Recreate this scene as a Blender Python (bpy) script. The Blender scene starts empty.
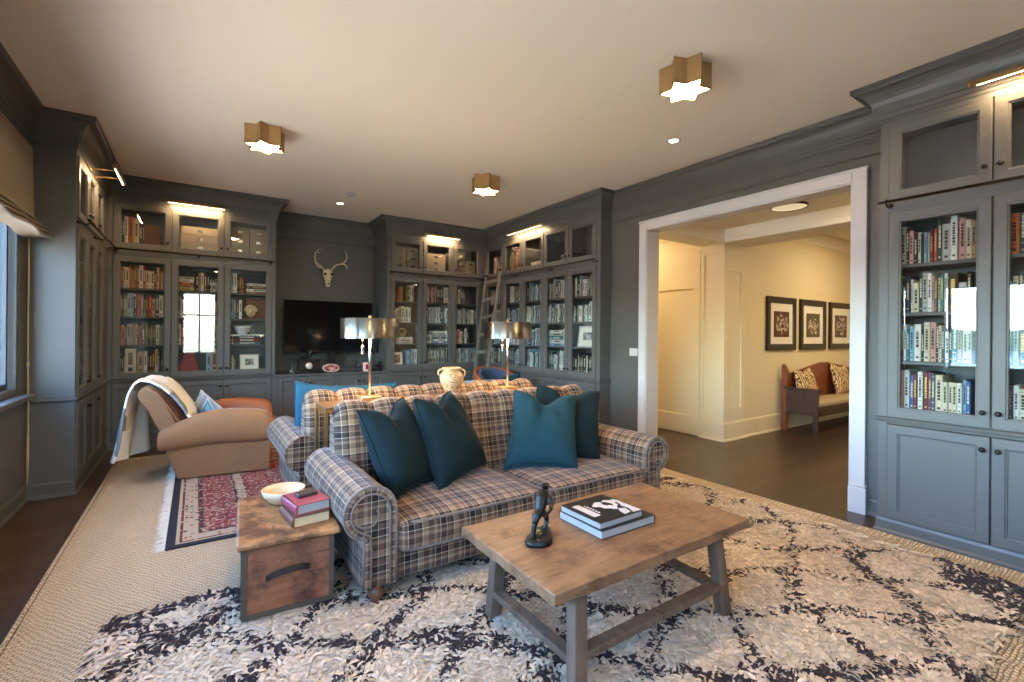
import bpy, bmesh, math, random
import numpy as np
from mathutils import Vector, Matrix, noise
PI = math.pi
R = math.radians
scene = bpy.context.scene
COL = scene.collection
random.seed(7)

# ------------------------------------------------------------ camera
FPX, YAW, ROLL, CYP = 468.1, .5935, .0085, 341 - 6.54
EYE = Vector((0, 0, 1.35))
fwd = Vector((math.sin(YAW), math.cos(YAW), 0))
r0 = Vector((math.cos(YAW), -math.sin(YAW), 0)); u0 = Vector((0, 0, 1))
rgt = r0 * math.cos(ROLL) + u0 * math.sin(ROLL)
upv = u0 * math.cos(ROLL) - r0 * math.sin(ROLL)
cam = bpy.data.cameras.new('camera'); camo = bpy.data.objects.new('camera', cam)
COL.objects.link(camo)
M = Matrix((rgt, upv, -fwd)).transposed().to_4x4(); M.translation = EYE
camo.matrix_world = M
cam.sensor_fit = 'HORIZONTAL'; cam.sensor_width = 36.0
cam.lens = FPX / 1024 * 36.0
cam.shift_y = -(341 - CYP) / 1024
cam.clip_start = .02; cam.clip_end = 2000
scene.camera = camo

# ------------------------------------------------------------ colour management, cycles
vs = scene.view_settings
scene.display_settings.display_device = 'sRGB'
vs.view_transform = 'Standard'; vs.look = 'None'; vs.gamma = 1; vs.use_curve_mapping = False
vs.exposure = 1.25
cy = scene.cycles
cy.use_denoising = True
cy.max_bounces = 9; cy.diffuse_bounces = 5; cy.glossy_bounces = 4; cy.transmission_bounces = 4
cy.transparent_max_bounces = 12
cy.sample_clamp_indirect = 6.0
cy.caustics_reflective = False; cy.caustics_refractive = False
cy.blur_glossy = 1.0

# ------------------------------------------------------------ sky and window light
WORLD_STRENGTH = 3.3
W = bpy.data.worlds.new('world'); scene.world = W; W.use_nodes = True
nt = W.node_tree; nt.nodes.clear()
sky = nt.nodes.new('ShaderNodeTexSky'); sky.sky_type = 'NISHITA'
sky.sun_disc = False; sky.sun_elevation = R(38); sky.sun_rotation = R(100)
sky.air_density = 1.0; sky.dust_density = 1.0; sky.ozone_density = 1.2
bg = nt.nodes.new('ShaderNodeBackground'); bg.inputs[1].default_value = WORLD_STRENGTH
wo = nt.nodes.new('ShaderNodeOutputWorld')
tint = nt.nodes.new('ShaderNodeMix'); tint.data_type = 'RGBA'; tint.blend_type = 'MULTIPLY'; tint.inputs[0].default_value = 1; tint.inputs[7].default_value = (.86, .98, 1.12, 1)
nt.links.new(sky.outputs[0], tint.inputs[6]); nt.links.new(tint.outputs[2], bg.inputs[0]); nt.links.new(bg.outputs[0], wo.inputs[0])

def light(name, kind, loc, energy, color, size=.1, size_y=None, rot=None, spot=None, portal=False):
    l = bpy.data.lights.new(name, kind); l.energy = energy; l.color = color
    if kind == 'AREA':
        l.shape = 'RECTANGLE' if size_y else 'SQUARE'; l.size = size
        if size_y: l.size_y = size_y
        if portal: l.cycles.is_portal = True
    else:
        l.shadow_soft_size = size
        if kind == 'SPOT': l.spot_size = spot or R(120); l.spot_blend = .6
    o = bpy.data.objects.new(name, l); o.location = loc
    if rot: o.rotation_euler = rot
    COL.objects.link(o)
    return o
WARM = (1.0, .66, .34)
WARM2 = (1.0, .78, .52)
STAR_EMIT = 78.0
LAMP_W = 5.0
PIC_W = 4.0
HALL_W = 21.0
# sky portals in the window openings (they only guide sampling of the sky)
light('window_portal', 'AREA', (-1.19, .8, 1.75), 1, (1, 1, 1), 2.8, 1.9, (0, R(-90), 0), portal=True)
light('window_portal.001', 'AREA', (-1.19, 3.8, 1.75), 1, (1, 1, 1), 2.5, 1.9, (0, R(-90), 0), portal=True)
light('window_portal.002', 'AREA', (.075, -2.67, 1.6), 1, (1, 1, 1), .85, 1.8, (R(90), 0, 0), portal=True)
# sun added behind the house to light the bounce ground; no direct beam indoors
sun = bpy.data.lights.new('sun', 'SUN'); sun.energy = 24.0; sun.color = (1.0, .90, .78); sun.angle = R(1)
suno = bpy.data.objects.new('sun', sun); COL.objects.link(suno); suno.rotation_euler = Vector((.30, .75, .62)).to_track_quat('Z', 'Y').to_euler()

# ------------------------------------------------------------ helpers
def s2l(c):
    return tuple((x / 12.92 if x <= .04045 else ((x + .055) / 1.055) ** 2.4) for x in c)
def rgb(r, g, b): return s2l((r / 255, g / 255, b / 255))

MATS = {}
def new_mat(name):
    m = bpy.data.materials.new(name); m.use_nodes = True
    nt = m.node_tree; b = nt.nodes['Principled BSDF']
    MATS[name] = m
    return m, nt, b
def N(nt, t, **k):
    n = nt.nodes.new(t)
    for a, v in k.items(): setattr(n, a, v)
    return n
def simple(name, col, rough=.5, metal=0., noise_amt=0., noise_scale=20., bump=0., bump_scale=60., spec=None, emit=None, es=0., sheen=0., coat=0.):
    if name in MATS: return MATS[name]
    m, nt, b = new_mat(name)
    b.inputs['Base Color'].default_value = (*col, 1)
    b.inputs['Roughness'].default_value = rough; b.inputs['Metallic'].default_value = metal
    if spec is not None: b.inputs['Specular IOR Level'].default_value = spec
    if sheen: b.inputs['Sheen Weight'].default_value = sheen; b.inputs['Sheen Roughness'].default_value = .35
    if coat: b.inputs['Coat Weight'].default_value = coat; b.inputs['Coat Roughness'].default_value = .15
    if emit: b.inputs['Emission Color'].default_value = (*emit, 1); b.inputs['Emission Strength'].default_value = es
    tc = N(nt, 'ShaderNodeTexCoord')
    if noise_amt:
        n = N(nt, 'ShaderNodeTexNoise'); n.inputs['Scale'].default_value = noise_scale; n.inputs['Detail'].default_value = 5
        nt.links.new(tc.outputs['Object'], n.inputs['Vector'])
        mx = N(nt, 'ShaderNodeMix', data_type='RGBA')
        mx.inputs[6].default_value = (*[min(1, c * (1 - noise_amt)) for c in col], 1)
        mx.inputs[7].default_value = (*[min(1, c * (1 + noise_amt)) for c in col], 1)
        nt.links.new(n.outputs[0], mx.inputs[0]); nt.links.new(mx.outputs[2], b.inputs['Base Color'])
    if bump:
        n2 = N(nt, 'ShaderNodeTexNoise'); n2.inputs['Scale'].default_value = bump_scale; n2.inputs['Detail'].default_value = 4
        nt.links.new(tc.outputs['Object'], n2.inputs['Vector'])
        bp = N(nt, 'ShaderNodeBump'); bp.inputs['Strength'].default_value = bump; bp.inputs['Distance'].default_value = .01
        nt.links.new(n2.outputs[0], bp.inputs['Height']); nt.links.new(bp.outputs[0], b.inputs['Normal'])
    return m
def ramp(nt, stops, interp='LINEAR'):
    r = N(nt, 'ShaderNodeValToRGB'); cr = r.color_ramp; cr.interpolation = interp
    while len(cr.elements) > 1: cr.elements.remove(cr.elements[-1])
    cr.elements[0].position = stops[0][0]; cr.elements[0].color = (*stops[0][1], 1)
    for p, c in stops[1:]:
        e = cr.elements.new(p); e.color = (*c, 1)
    return r
def math_(nt, op, a, b=None, c=None, clamp=False):
    n = N(nt, 'ShaderNodeMath', operation=op); n.use_clamp = clamp
    for i, x in enumerate((a, b, c)):
        if x is None: continue
        if isinstance(x, (int, float)): n.inputs[i].default_value = x
        else: nt.links.new(x, n.inputs[i])
    return n.outputs[0]
def mixc(nt, f, a, b, mode='MIX'):
    n = N(nt, 'ShaderNodeMix', data_type='RGBA'); n.blend_type = mode
    if isinstance(f, (int, float)): n.inputs[0].default_value = f
    else: nt.links.new(f, n.inputs[0])
    for i, x in ((6, a), (7, b)):
        if isinstance(x, tuple): n.inputs[i].default_value = (*x, 1)
        else: nt.links.new(x, n.inputs[i])
    return n.outputs[2]

def wood(name, c1, c2, rough=.5, scale=(1, 12, 12), detail=6, bump=.15, dark=None, spots=0., cracks=None):
    if name in MATS: return MATS[name]
    m, nt, b = new_mat(name)
    tc = N(nt, 'ShaderNodeTexCoord'); mp = N(nt, 'ShaderNodeMapping'); mp.inputs['Scale'].default_value = scale
    nt.links.new(tc.outputs['Object'], mp.inputs[0])
    n = N(nt, 'ShaderNodeTexNoise'); n.inputs['Scale'].default_value = 2.2; n.inputs['Detail'].default_value = detail
    n.inputs['Roughness'].default_value = .65; n.inputs['Distortion'].default_value = .6
    nt.links.new(mp.outputs[0], n.inputs[0])
    rp = ramp(nt, [(.3, c1), (.7, c2)]); nt.links.new(n.outputs[0], rp.inputs[0])
    col = rp.outputs[0]
    if dark:
        n3 = N(nt, 'ShaderNodeTexNoise'); n3.inputs['Scale'].default_value = 4.5; n3.inputs['Detail'].default_value = 6; n3.inputs['Roughness'].default_value = .7
        nt.links.new(tc.outputs['Object'], n3.inputs[0])
        r3 = ramp(nt, [(.52 - spots * .1, (0, 0, 0)), (.68 - spots * .1, (1, 1, 1))]); nt.links.new(n3.outputs[0], r3.inputs[0])
        col = mixc(nt, r3.outputs[0], col, dark)
    if cracks:
        mc = N(nt, 'ShaderNodeMapping'); mc.inputs['Scale'].default_value = cracks; nt.links.new(tc.outputs['Object'], mc.inputs[0])
        nc = N(nt, 'ShaderNodeTexNoise'); nc.inputs['Scale'].default_value = 5; nc.inputs['Detail'].default_value = 8; nc.inputs['Roughness'].default_value = .75; nt.links.new(mc.outputs[0], nc.inputs[0])
        rc_ = ramp(nt, [(.36, (.35, .3, .28)), (.42, (1, 1, 1)), (.60, (1, 1, 1)), (.75, (1.25, 1.2, 1.15))]); nt.links.new(nc.outputs[0], rc_.inputs[0])
        col = mixc(nt, 1.0, col, rc_.outputs[0], 'MULTIPLY')
    nt.links.new(col, b.inputs['Base Color'])
    b.inputs['Roughness'].default_value = rough
    if bump:
        bp = N(nt, 'ShaderNodeBump'); bp.inputs['Strength'].default_value = bump; bp.inputs['Distance'].default_value = .004
        nt.links.new(n.outputs[0], bp.inputs['Height']); nt.links.new(bp.outputs[0], b.inputs['Normal'])
    return m

def cbox_data(x0, x1, y0, y1, z0, z1, b):
    vs_, fs = [], []
    idx = {}
    c = ((x0, x1), (y0, y1), (z0, z1))
    for sx in (0, 1):
        for sy in (0, 1):
            for sz in (0, 1):
                for ax in range(3):
                    p = []
                    for k, s in enumerate((sx, sy, sz)):
                        q = c[k][s]
                        if k != ax: q += b if s == 0 else -b
                        p.append(q)
                    idx[(sx, sy, sz, ax)] = len(vs_); vs_.append(tuple(p))
    def key(ax, s, a, bb):
        o = [k for k in range(3) if k != ax]; t = [0, 0, 0]; t[ax] = s; t[o[0]] = a; t[o[1]] = bb
        return tuple(t)
    for ax in range(3):
        for s in (0, 1):
            fs.append([idx[key(ax, s, a, bb) + (ax,)] for a, bb in ((0, 0), (1, 0), (1, 1), (0, 1))])
    for ax in range(3):      # edges running along ax
        o = [k for k in range(3) if k != ax]
        for a in (0, 1):
            for bb in (0, 1):
                def kk(s, use):
                    t = [0, 0, 0]; t[ax] = s; t[o[0]] = a; t[o[1]] = bb
                    return idx[tuple(t) + (use,)]
                fs.append([kk(0, o[0]), kk(1, o[0]), kk(1, o[1]), kk(0, o[1])])
    for sx in (0, 1):
        for sy in (0, 1):
            for sz in (0, 1):
                fs.append([idx[(sx, sy, sz, k)] for k in range(3)])
    return vs_, fs

class MB:
    def __init__(s): s.v = []; s.f = []; s.uv = []; s.mi = []; s.sm = []; s.anyuv = False
    def add(s, vs_, fs, uvs=None, smooth=False, mi=0, M=None):
        o = len(s.v)
        if M is not None: vs_ = [tuple(M @ Vector(p)) for p in vs_]
        s.v += [tuple(p) for p in vs_]
        for k, f in enumerate(fs):
            s.f.append([i + o for i in f]); s.mi.append(mi); s.sm.append(smooth)
            s.uv.append(uvs[k] if uvs else None)
            if uvs: s.anyuv = True
        return s
    def box(s, x0, x1, y0, y1, z0, z1, b=0., mi=0, M=None):
        if x1 < x0: x0, x1 = x1, x0
        if y1 < y0: y0, y1 = y1, y0
        if z1 < z0: z0, z1 = z1, z0
        if b: 
            vs_, fs = cbox_data(x0, x1, y0, y1, z0, z1, b)
            return s.add(vs_, fs, mi=mi, M=M)
        vs_ = [(x, y, z) for z in (z0, z1) for y in (y0, y1) for x in (x0, x1)]
        return s.add(vs_, [(0, 2, 3, 1), (4, 5, 7, 6), (0, 1, 5, 4), (2, 6, 7, 3), (0, 4, 6, 2), (1, 3, 7, 5)], mi=mi, M=M)
    def grid(s, fn, nu, nv, cu=False, cv=False, uvfn=None, smooth=True, mi=0, M=None):
        P = [fn(i / (nu if cu else nu - 1), j / (nv if cv else nv - 1)) for i in range(nu) for j in range(nv)]
        fs, uvs = [], []
        for i in range(nu if cu else nu - 1):
            for j in range(nv if cv else nv - 1):
                i2, j2 = (i + 1) % nu, (j + 1) % nv
                fs.append((i * nv + j, i2 * nv + j, i2 * nv + j2, i * nv + j2))
                if uvfn:
                    a, b_ = (nu if cu else nu - 1), (nv if cv else nv - 1)
                    uvs.append([uvfn(i / a, j / b_), uvfn((i + 1) / a, j / b_), uvfn((i + 1) / a, (j + 1) / b_), uvfn(i / a, (j + 1) / b_)])
        return s.add(P, fs, uvs if uvfn else None, smooth, mi, M)
    def tube(s, pts, rad, n=8, caps=True, smooth=True, mi=0, M=None, closed=False, flat=1.0):
        pts = [Vector(p) for p in pts]; k = len(pts)
        if isinstance(rad, (int, float)): rad = [rad] * k
        vs_ = []; up = None
        for i, p in enumerate(pts):
            a = pts[(i - 1) % k] if (closed or i > 0) else p
            b = pts[(i + 1) % k] if (closed or i < k - 1) else p
            t = (b - a)
            if t.length < 1e-9: t = Vector((0, 0, 1))
            t.normalize()
            if up is None:
                up = Vector((0, 0, 1)) if abs(t.z) < .9 else Vector((1, 0, 0))
            x = up.cross(t)
            if x.length < 1e-6: x = Vector((1, 0, 0)).cross(t)
            x.normalize(); y = t.cross(x); up = y
            for j in range(n):
                an = 2 * PI * j / n
                vs_.append(tuple(p + (x * math.cos(an) + y * math.sin(an) * flat) * rad[i]))
        fs = []
        for i in range(k if closed else k - 1):
            i2 = (i + 1) % k
            for j in range(n):
                fs.append((i * n + j, i * n + (j + 1) % n, i2 * n + (j + 1) % n, i2 * n + j))
        if caps and not closed:
            fs.append(tuple(range(n))[::-1]); fs.append(tuple((k - 1) * n + j for j in range(n)))
        return s.add(vs_, fs, smooth=smooth, mi=mi, M=M)
    def lathe(s, prof, n=24, M=None, smooth=True, mi=0, cap=True):
        vs_ = []; fs = []
        for r, z in prof:
            for j in range(n):
                a = 2 * PI * j / n; vs_.append((r * math.cos(a), r * math.sin(a), z))
        for i in range(len(prof) - 1):
            for j in range(n):
                fs.append((i * n + j, i * n + (j + 1) % n, (i + 1) * n + (j + 1) % n, (i + 1) * n + j))
        if cap:
            if prof[0][0] > 1e-4: fs.append(tuple(range(n))[::-1])
            if prof[-1][0] > 1e-4: fs.append(tuple((len(prof) - 1) * n + j for j in range(n)))
        return s.add(vs_, fs, smooth=smooth, mi=mi, M=M)
    def prism(s, outline, h0, h1, M=None, smooth=False, mi=0):
        """outline in xy, extruded along z"""
        n = len(outline)
        vs_ = [(x, y, h0) for x, y in outline] + [(x, y, h1) for x, y in outline]
        fs = [tuple(range(n))[::-1], tuple(range(n, 2 * n))] + [(i, (i + 1) % n, n + (i + 1) % n, n + i) for i in range(n)]
        return s.add(vs_, fs, smooth=smooth, mi=mi, M=M)
    def rings(s, x0, x1, z0, z1, rr, M=None, fill=True, mi=0, back=False):
        """concentric rectangles in the xz plane; rr = [(inset, y)]"""
        vs_ = []; fs = []
        for w, y in rr:
            vs_ += [(x0 + w, y, z0 + w), (x1 - w, y, z0 + w), (x1 - w, y, z1 - w), (x0 + w, y, z1 - w)]
        for i in range(len(rr) - 1):
            for j in range(4):
                fs.append((i * 4 + j, i * 4 + (j + 1) % 4, (i + 1) * 4 + (j + 1) % 4, (i + 1) * 4 + j))
        if fill: k = (len(rr) - 1) * 4; fs.append((k, k + 1, k + 2, k + 3))
        if back: fs.append((3, 2, 1, 0))
        return s.add(vs_, fs, mi=mi, M=M)
    def rbox(s, x0, x1, y0, y1, z0, z1, r, n=(8, 8, 4), puff=0., mi=0, M=None, wob=0., uv=True):
        c = Vector(((x0 + x1) / 2, (y0 + y1) / 2, (z0 + z1) / 2)); h = Vector(((x1 - x0) / 2, (y1 - y0) / 2, (z1 - z0) / 2))
        r = min(r, min(h) * .999)
        inner = h - Vector((r, r, r))
        for ax in range(3):
            o = [k for k in range(3) if k != ax]
            for sg in (-1, 1):
                def fn(a, b, ax=ax, o=o, sg=sg):
                    q = [0, 0, 0]; q[ax] = sg * h[ax]
                    # denser near the ends
                    fa = math.sin((a - .5) * PI) ; fb = math.sin((b - .5) * PI)
                    fa = .55 * fa + .45 * (2 * a - 1); fb = .55 * fb + .45 * (2 * b - 1)
                    q[o[0]] = fa * h[o[0]]; q[o[1]] = fb * h[o[1]]
                    q = Vector(q); cl = Vector([max(-inner[k], min(inner[k], q[k])) for k in range(3)])
                    d = q - cl
                    p = cl + (d.normalized() * r if d.length > 1e-9 else Vector((0, 0, 0)))
                    if puff:
                        fx = max(0, 1 - (p.x / h.x) ** 2); fy = max(0, 1 - (p.y / h.y) ** 2)
                        p.z += math.copysign(puff, p.z) * (fx * fy) ** .6 * min(1, abs(p.z) / (h.z * .5))
                    if wob: p += noise.noise_vector((p + c) * 3.0) * wob
                    return tuple(p + c)
                uvf = None
                if uv:
                    def uvf(a, b, ax=ax, o=o):
                        fa = .55 * math.sin((a - .5) * PI) + .45 * (2 * a - 1); fb = .55 * math.sin((b - .5) * PI) + .45 * (2 * b - 1)
                        return (c[o[0]] + fa * h[o[0]], c[o[1]] + fb * h[o[1]]) if ax != 0 else (c[o[0]] + fa * h[o[0]], c[o[1]] + fb * h[o[1]])
                s.grid(fn, n[o[0]] + 1, n[o[1]] + 1, uvfn=uvf, mi=mi, M=M)
        return s
    def build(s, name, mats, parent=None, loc=None, rot=None, merge=0., recalc=True, bevel=0., subsurf=0, scale=None, solid=0.):
        me = bpy.data.meshes.new(name)
        me.from_pydata(s.v, [], s.f)
        me.polygons.foreach_set('material_index', s.mi); me.polygons.foreach_set('use_smooth', s.sm)
        if not isinstance(mats, (list, tuple)): mats = [mats]
        for m in mats: me.materials.append(m)
        if s.anyuv:
            uvl = me.uv_layers.new(name='UVMap'); flat = []
            for f, u in zip(s.f, s.uv):
                flat += [c for t in u for c in t] if u else [0.0] * (2 * len(f))
            uvl.data.foreach_set('uv', flat)
        if recalc or merge:
            bm = bmesh.new(); bm.from_mesh(me)
            if merge: bmesh.ops.remove_doubles(bm, verts=bm.verts, dist=merge)
            bmesh.ops.recalc_face_normals(bm, faces=bm.faces)
            bm.to_mesh(me); bm.free()
        me.update()
        o = bpy.data.objects.new(name, me); COL.objects.link(o)
        if parent: o.parent = parent
        if loc: o.location = loc
        if rot: o.rotation_euler = rot
        if scale: o.scale = scale
        if solid:
            md = o.modifiers.new('solid', 'SOLIDIFY'); md.thickness = solid; md.offset = 0
        if bevel:
            md = o.modifiers.new('bevel', 'BEVEL'); md.width = bevel; md.segments = 2; md.limit_method = 'ANGLE'; md.angle_limit = R(40)
        if subsurf:
            md = o.modifiers.new('sub', 'SUBSURF'); md.levels = subsurf; md.render_levels = subsurf
        return o

def tag(o, label=None, cat=None, group=None, kind=None):
    if label: o['label'] = label
    if cat: o['category'] = cat
    if group: o['group'] = group
    if kind: o['kind'] = kind
    return o
def thing(name, label, cat, loc=(0, 0, 0), rz=0., group=None):
    o = bpy.data.objects.new(name, None); COL.objects.link(o); o.empty_display_size = .05
    o.location = loc; o.rotation_euler = (0, 0, rz)
    return tag(o, label, cat, group)
def struct(o): o['kind'] = 'structure'; return o
def copy_tree(o, parent=None):
    c = o.copy(); COL.objects.link(c)
    if parent: c.parent = parent
    for ch in list(o.children): copy_tree(ch, c)
    return c
def T(x, y, z): return Matrix.Translation((x, y, z))
def RX(a): return Matrix.Rotation(a, 4, 'X')
def RY(a): return Matrix.Rotation(a, 4, 'Y')
def RZ(a): return Matrix.Rotation(a, 4, 'Z')
def arc(cx, cy_, r, a0, a1, n, ry=None):
    ry = ry or r
    return [(cx + r * math.cos(R(a0 + (a1 - a0) * i / n)), cy_ + ry * math.sin(R(a0 + (a1 - a0) * i / n))) for i in range(n + 1)]

# ------------------------------------------------------------ materials
PAINT = rgb(88, 88, 85)
paint = simple('cabinet_paint', PAINT, .42, noise_amt=.04, noise_scale=3, bump=.02, bump_scale=80)
wallpaint = simple('wall_paint_dark', rgb(84, 83, 78), .5, noise_amt=.03, noise_scale=2, bump=.03, bump_scale=120)
ceilpaint = simple('ceiling_paint', rgb(244, 233, 216), .9, bump=.02, bump_scale=100)
whitetrim = simple('white_trim', rgb(196, 193, 190), .4)
hallpaint = simple('hall_paint', rgb(230, 212, 170), .6)
brass = simple('brass', rgb(190, 150, 90), .28, 1.0)
antbrass = simple('antique_brass', rgb(178, 146, 98), .45, .65, noise_amt=.1, noise_scale=30)
bronze = simple('dark_bronze', rgb(52, 40, 32), .4, .8)
blackm = simple('black_knob', rgb(24, 24, 26), .3, .4)
nickel = simple('nickel', rgb(190, 185, 175), .25, 1.0)
glowstar = simple('lamp_diffuser', (1, 1, 1), .5, emit=(1.0, .70, .38), es=STAR_EMIT)
glowbulb = simple('lamp_bulb', (1, 1, 1), .5, emit=(1.0, .72, .42), es=8.0)
paper = simple('book_pages', rgb(225, 214, 190), .8, bump=.2, bump_scale=300)

def glass_mat():
    m, nt, b = new_mat('pane_glass'); nt.nodes.remove(b)
    out = nt.nodes['Material Output']
    tr = N(nt, 'ShaderNodeBsdfTransparent'); tr.inputs[0].default_value = (.93, .95, .95, 1)
    gl = N(nt, 'ShaderNodeBsdfGlossy'); gl.inputs['Roughness'].default_value = .0
    ge = N(nt, 'ShaderNodeNewGeometry'); vm = N(nt, 'ShaderNodeVectorMath', operation='DOT_PRODUCT')
    nt.links.new(ge.outputs['Normal'], vm.inputs[0]); nt.links.new(ge.outputs['Incoming'], vm.inputs[1])
    om = math_(nt, 'SUBTRACT', 1.0, math_(nt, 'ABSOLUTE', vm.outputs['Value']))
    fac = math_(nt, 'MULTIPLY_ADD', math_(nt, 'POWER', om, 5.0), .94, .06)
    mx = N(nt, 'ShaderNodeMixShader')
    nt.links.new(fac, mx.inputs[0]); nt.links.new(tr.outputs[0], mx.inputs[1]); nt.links.new(gl.outputs[0], mx.inputs[2])
    nt.links.new(mx.outputs[0], out.inputs[0])
    return m
glass = glass_mat()

def floor_mat():
    m, nt, b = new_mat('dark_wood_floor')
    tc = N(nt, 'ShaderNodeTexCoord'); mp = N(nt, 'ShaderNodeMapping'); mp.inputs['Rotation'].default_value = (0, 0, 0)
    nt.links.new(tc.outputs['Object'], mp.inputs[0])
    br = N(nt, 'ShaderNodeTexBrick'); br.offset = .37
    br.inputs['Scale'].default_value = 1; br.inputs['Brick Width'].default_value = 1.9; br.inputs['Row Height'].default_value = .13
    br.inputs['Mortar Size'].default_value = .0018; br.inputs['Bias'].default_value = 0
    br.inputs['Color1'].default_value = (*rgb(62, 48, 37), 1); br.inputs['Color2'].default_value = (*rgb(82, 63, 47), 1); br.inputs['Mortar'].default_value = (*rgb(20, 14, 12), 1)
    nt.links.new(mp.outputs[0], br.inputs[0])
    mp2 = N(nt, 'ShaderNodeMapping'); mp2.inputs['Scale'].default_value = (1, 14, 1); nt.links.new(tc.outputs['Object'], mp2.inputs[0])
    n = N(nt, 'ShaderNodeTexNoise'); n.inputs['Scale'].default_value = 3; n.inputs['Detail'].default_value = 7; nt.links.new(mp2.outputs[0], n.inputs[0])
    rp = ramp(nt, [(.3, (.6, .6, .6)), (.7, (1.15, 1.1, 1.05))]); nt.links.new(n.outputs[0], rp.inputs[0])
    c = mixc(nt, 1.0, br.outputs[0], rp.outputs[0], 'MULTIPLY'); nt.links.new(c, b.inputs['Base Color'])
    b.inputs['Roughness'].default_value = .33
    bp = N(nt, 'ShaderNodeBump'); bp.inputs['Strength'].default_value = .12; bp.inputs['Distance'].default_value = .003
    nt.links.new(n.outputs[0], bp.inputs['Height']); nt.links.new(bp.outputs[0], b.inputs['Normal'])
    return m

PLAID_P = .175
def plaid_mat():
    m, nt, b = new_mat('plaid_wool')
    uv = N(nt, 'ShaderNodeUVMap'); sp = N(nt, 'ShaderNodeSeparateXYZ'); nt.links.new(uv.outputs[0], sp.inputs[0])
    lt, mid, dk, wh = rgb(166, 138, 108), rgb(106, 82, 66), rgb(48, 37, 32), rgb(216, 200, 178)
    stops = [(0, wh), (.020, dk), (.20, wh), (.216, mid), (.37, dk), (.43, lt), (.445, wh), (.462, lt), (.64, dk), (.655, mid), (.80, lt), (.90, mid)]
    outs = []
    for k in (0, 1):
        f = math_(nt, 'FRACT', math_(nt, 'MULTIPLY', sp.outputs[k], 1 / PLAID_P))
        r = ramp(nt, stops, 'CONSTANT'); nt.links.new(f, r.inputs[0]); outs.append(r.outputs[0])
    c = mixc(nt, .5, outs[0], outs[1])
    c2 = mixc(nt, 1.0, outs[0], outs[1], 'MULTIPLY')
    c = mixc(nt, .35, c, c2)
    # twill: fine diagonal ribs plus fibre noise
    d = math_(nt, 'ADD', sp.outputs[0], sp.outputs[1])
    w = math_(nt, 'SINE', math_(nt, 'MULTIPLY', d, 1500))
    n = N(nt, 'ShaderNodeTexNoise'); n.inputs['Scale'].default_value = 260; n.inputs['Detail'].default_value = 3; nt.links.new(uv.outputs[0], n.inputs[0])
    v = math_(nt, 'ADD', math_(nt, 'MULTIPLY', n.outputs[0], .5), .78)
    cc = N(nt, 'ShaderNodeCombineColor'); [nt.links.new(v, cc.inputs[i]) for i in range(3)]
    c = mixc(nt, 1.0, c, cc.outputs[0], 'MULTIPLY')
    nt.links.new(c, b.inputs['Base Color']); b.inputs['Roughness'].default_value = .95
    b.inputs['Sheen Weight'].default_value = .15; b.inputs['Specular IOR Level'].default_value = .15
    bp = N(nt, 'ShaderNodeBump'); bp.inputs['Strength'].default_value = .25; bp.inputs['Distance'].default_value = .002
    nt.links.new(n.outputs[0], bp.inputs['Height']); nt.links.new(bp.outputs[0], b.inputs['Normal'])
    return m
plaid = plaid_mat()

def velvet(name, col):
    if name in MATS: return MATS[name]
    m = simple(name, col, .95, sheen=.6, noise_amt=.22, noise_scale=7, bump=.5, bump_scale=7, spec=.08)
    m.node_tree.nodes['Principled BSDF'].inputs['Sheen Tint'].default_value = (*[min(1, c * 3 + .05) for c in col], 1)
    return m
teal = velvet('teal_velvet', rgb(34, 60, 66))
tealdk = velvet('dark_teal_velvet', rgb(26, 38, 40))
bluev = velvet('blue_velvet', rgb(44, 82, 98))
# ------------------------------------------------------------ room shell
CEIL = 3.10
XL, XR, YB, YF = -1.116, 4.27, 7.54, -2.6
floorm = floor_mat()
def sbox(name, m, *boxes, b=0.):
    mb = MB()
    for bx in boxes: mb.box(*bx, b=b)
    return struct(mb.build(name, m))
sbox('floor', floorm, (-1.25, 10.35, -2.75, 7.75, -.12, 0))
sbox('ceiling', ceilpaint, (-1.25, 4.42, -2.75, 7.7, CEIL, CEIL + .12))
sbox('wall_left', wallpaint, (-1.25, XL, -2.7, -.6, 0, CEIL), (-1.25, XL, 2.2, 2.56, 0, CEIL), (-1.25, XL, -.6, 2.2, 0, .86), (-1.25, XL, 2.56, 5.05, 0, .86),
     (-1.25, XL, -.6, 2.2, 2.72, CEIL), (-1.25, XL, 2.56, 5.05, 2.72, CEIL), (-1.25, XL, 5.05, 7.54, 0, CEIL))
sbox('wall_back', wallpaint, (-1.25, 4.42, YB, YB + .14, 0, CEIL))
sbox('wall_right', wallpaint, (XR, 4.40, 3.563, 4.16, 0, CEIL), (XR, 4.40, 1.27, 1.549, 0, CEIL), (XR, 4.40, 1.549, 3.563, 2.561, CEIL),
     (XR, 4.40, -2.7, -.87, 0, CEIL), (4.405, 4.42, -2.7, 1.549, 0, CEIL))
sbox('wall_front', wallpaint, (-1.25, -.35, -2.74, YF, 0, CEIL), (.5, 4.42, -2.74, YF, 0, CEIL),
     (-.35, .5, -2.74, YF, 0, .7), (-.35, .5, -2.74, YF, 2.5, CEIL))

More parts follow.
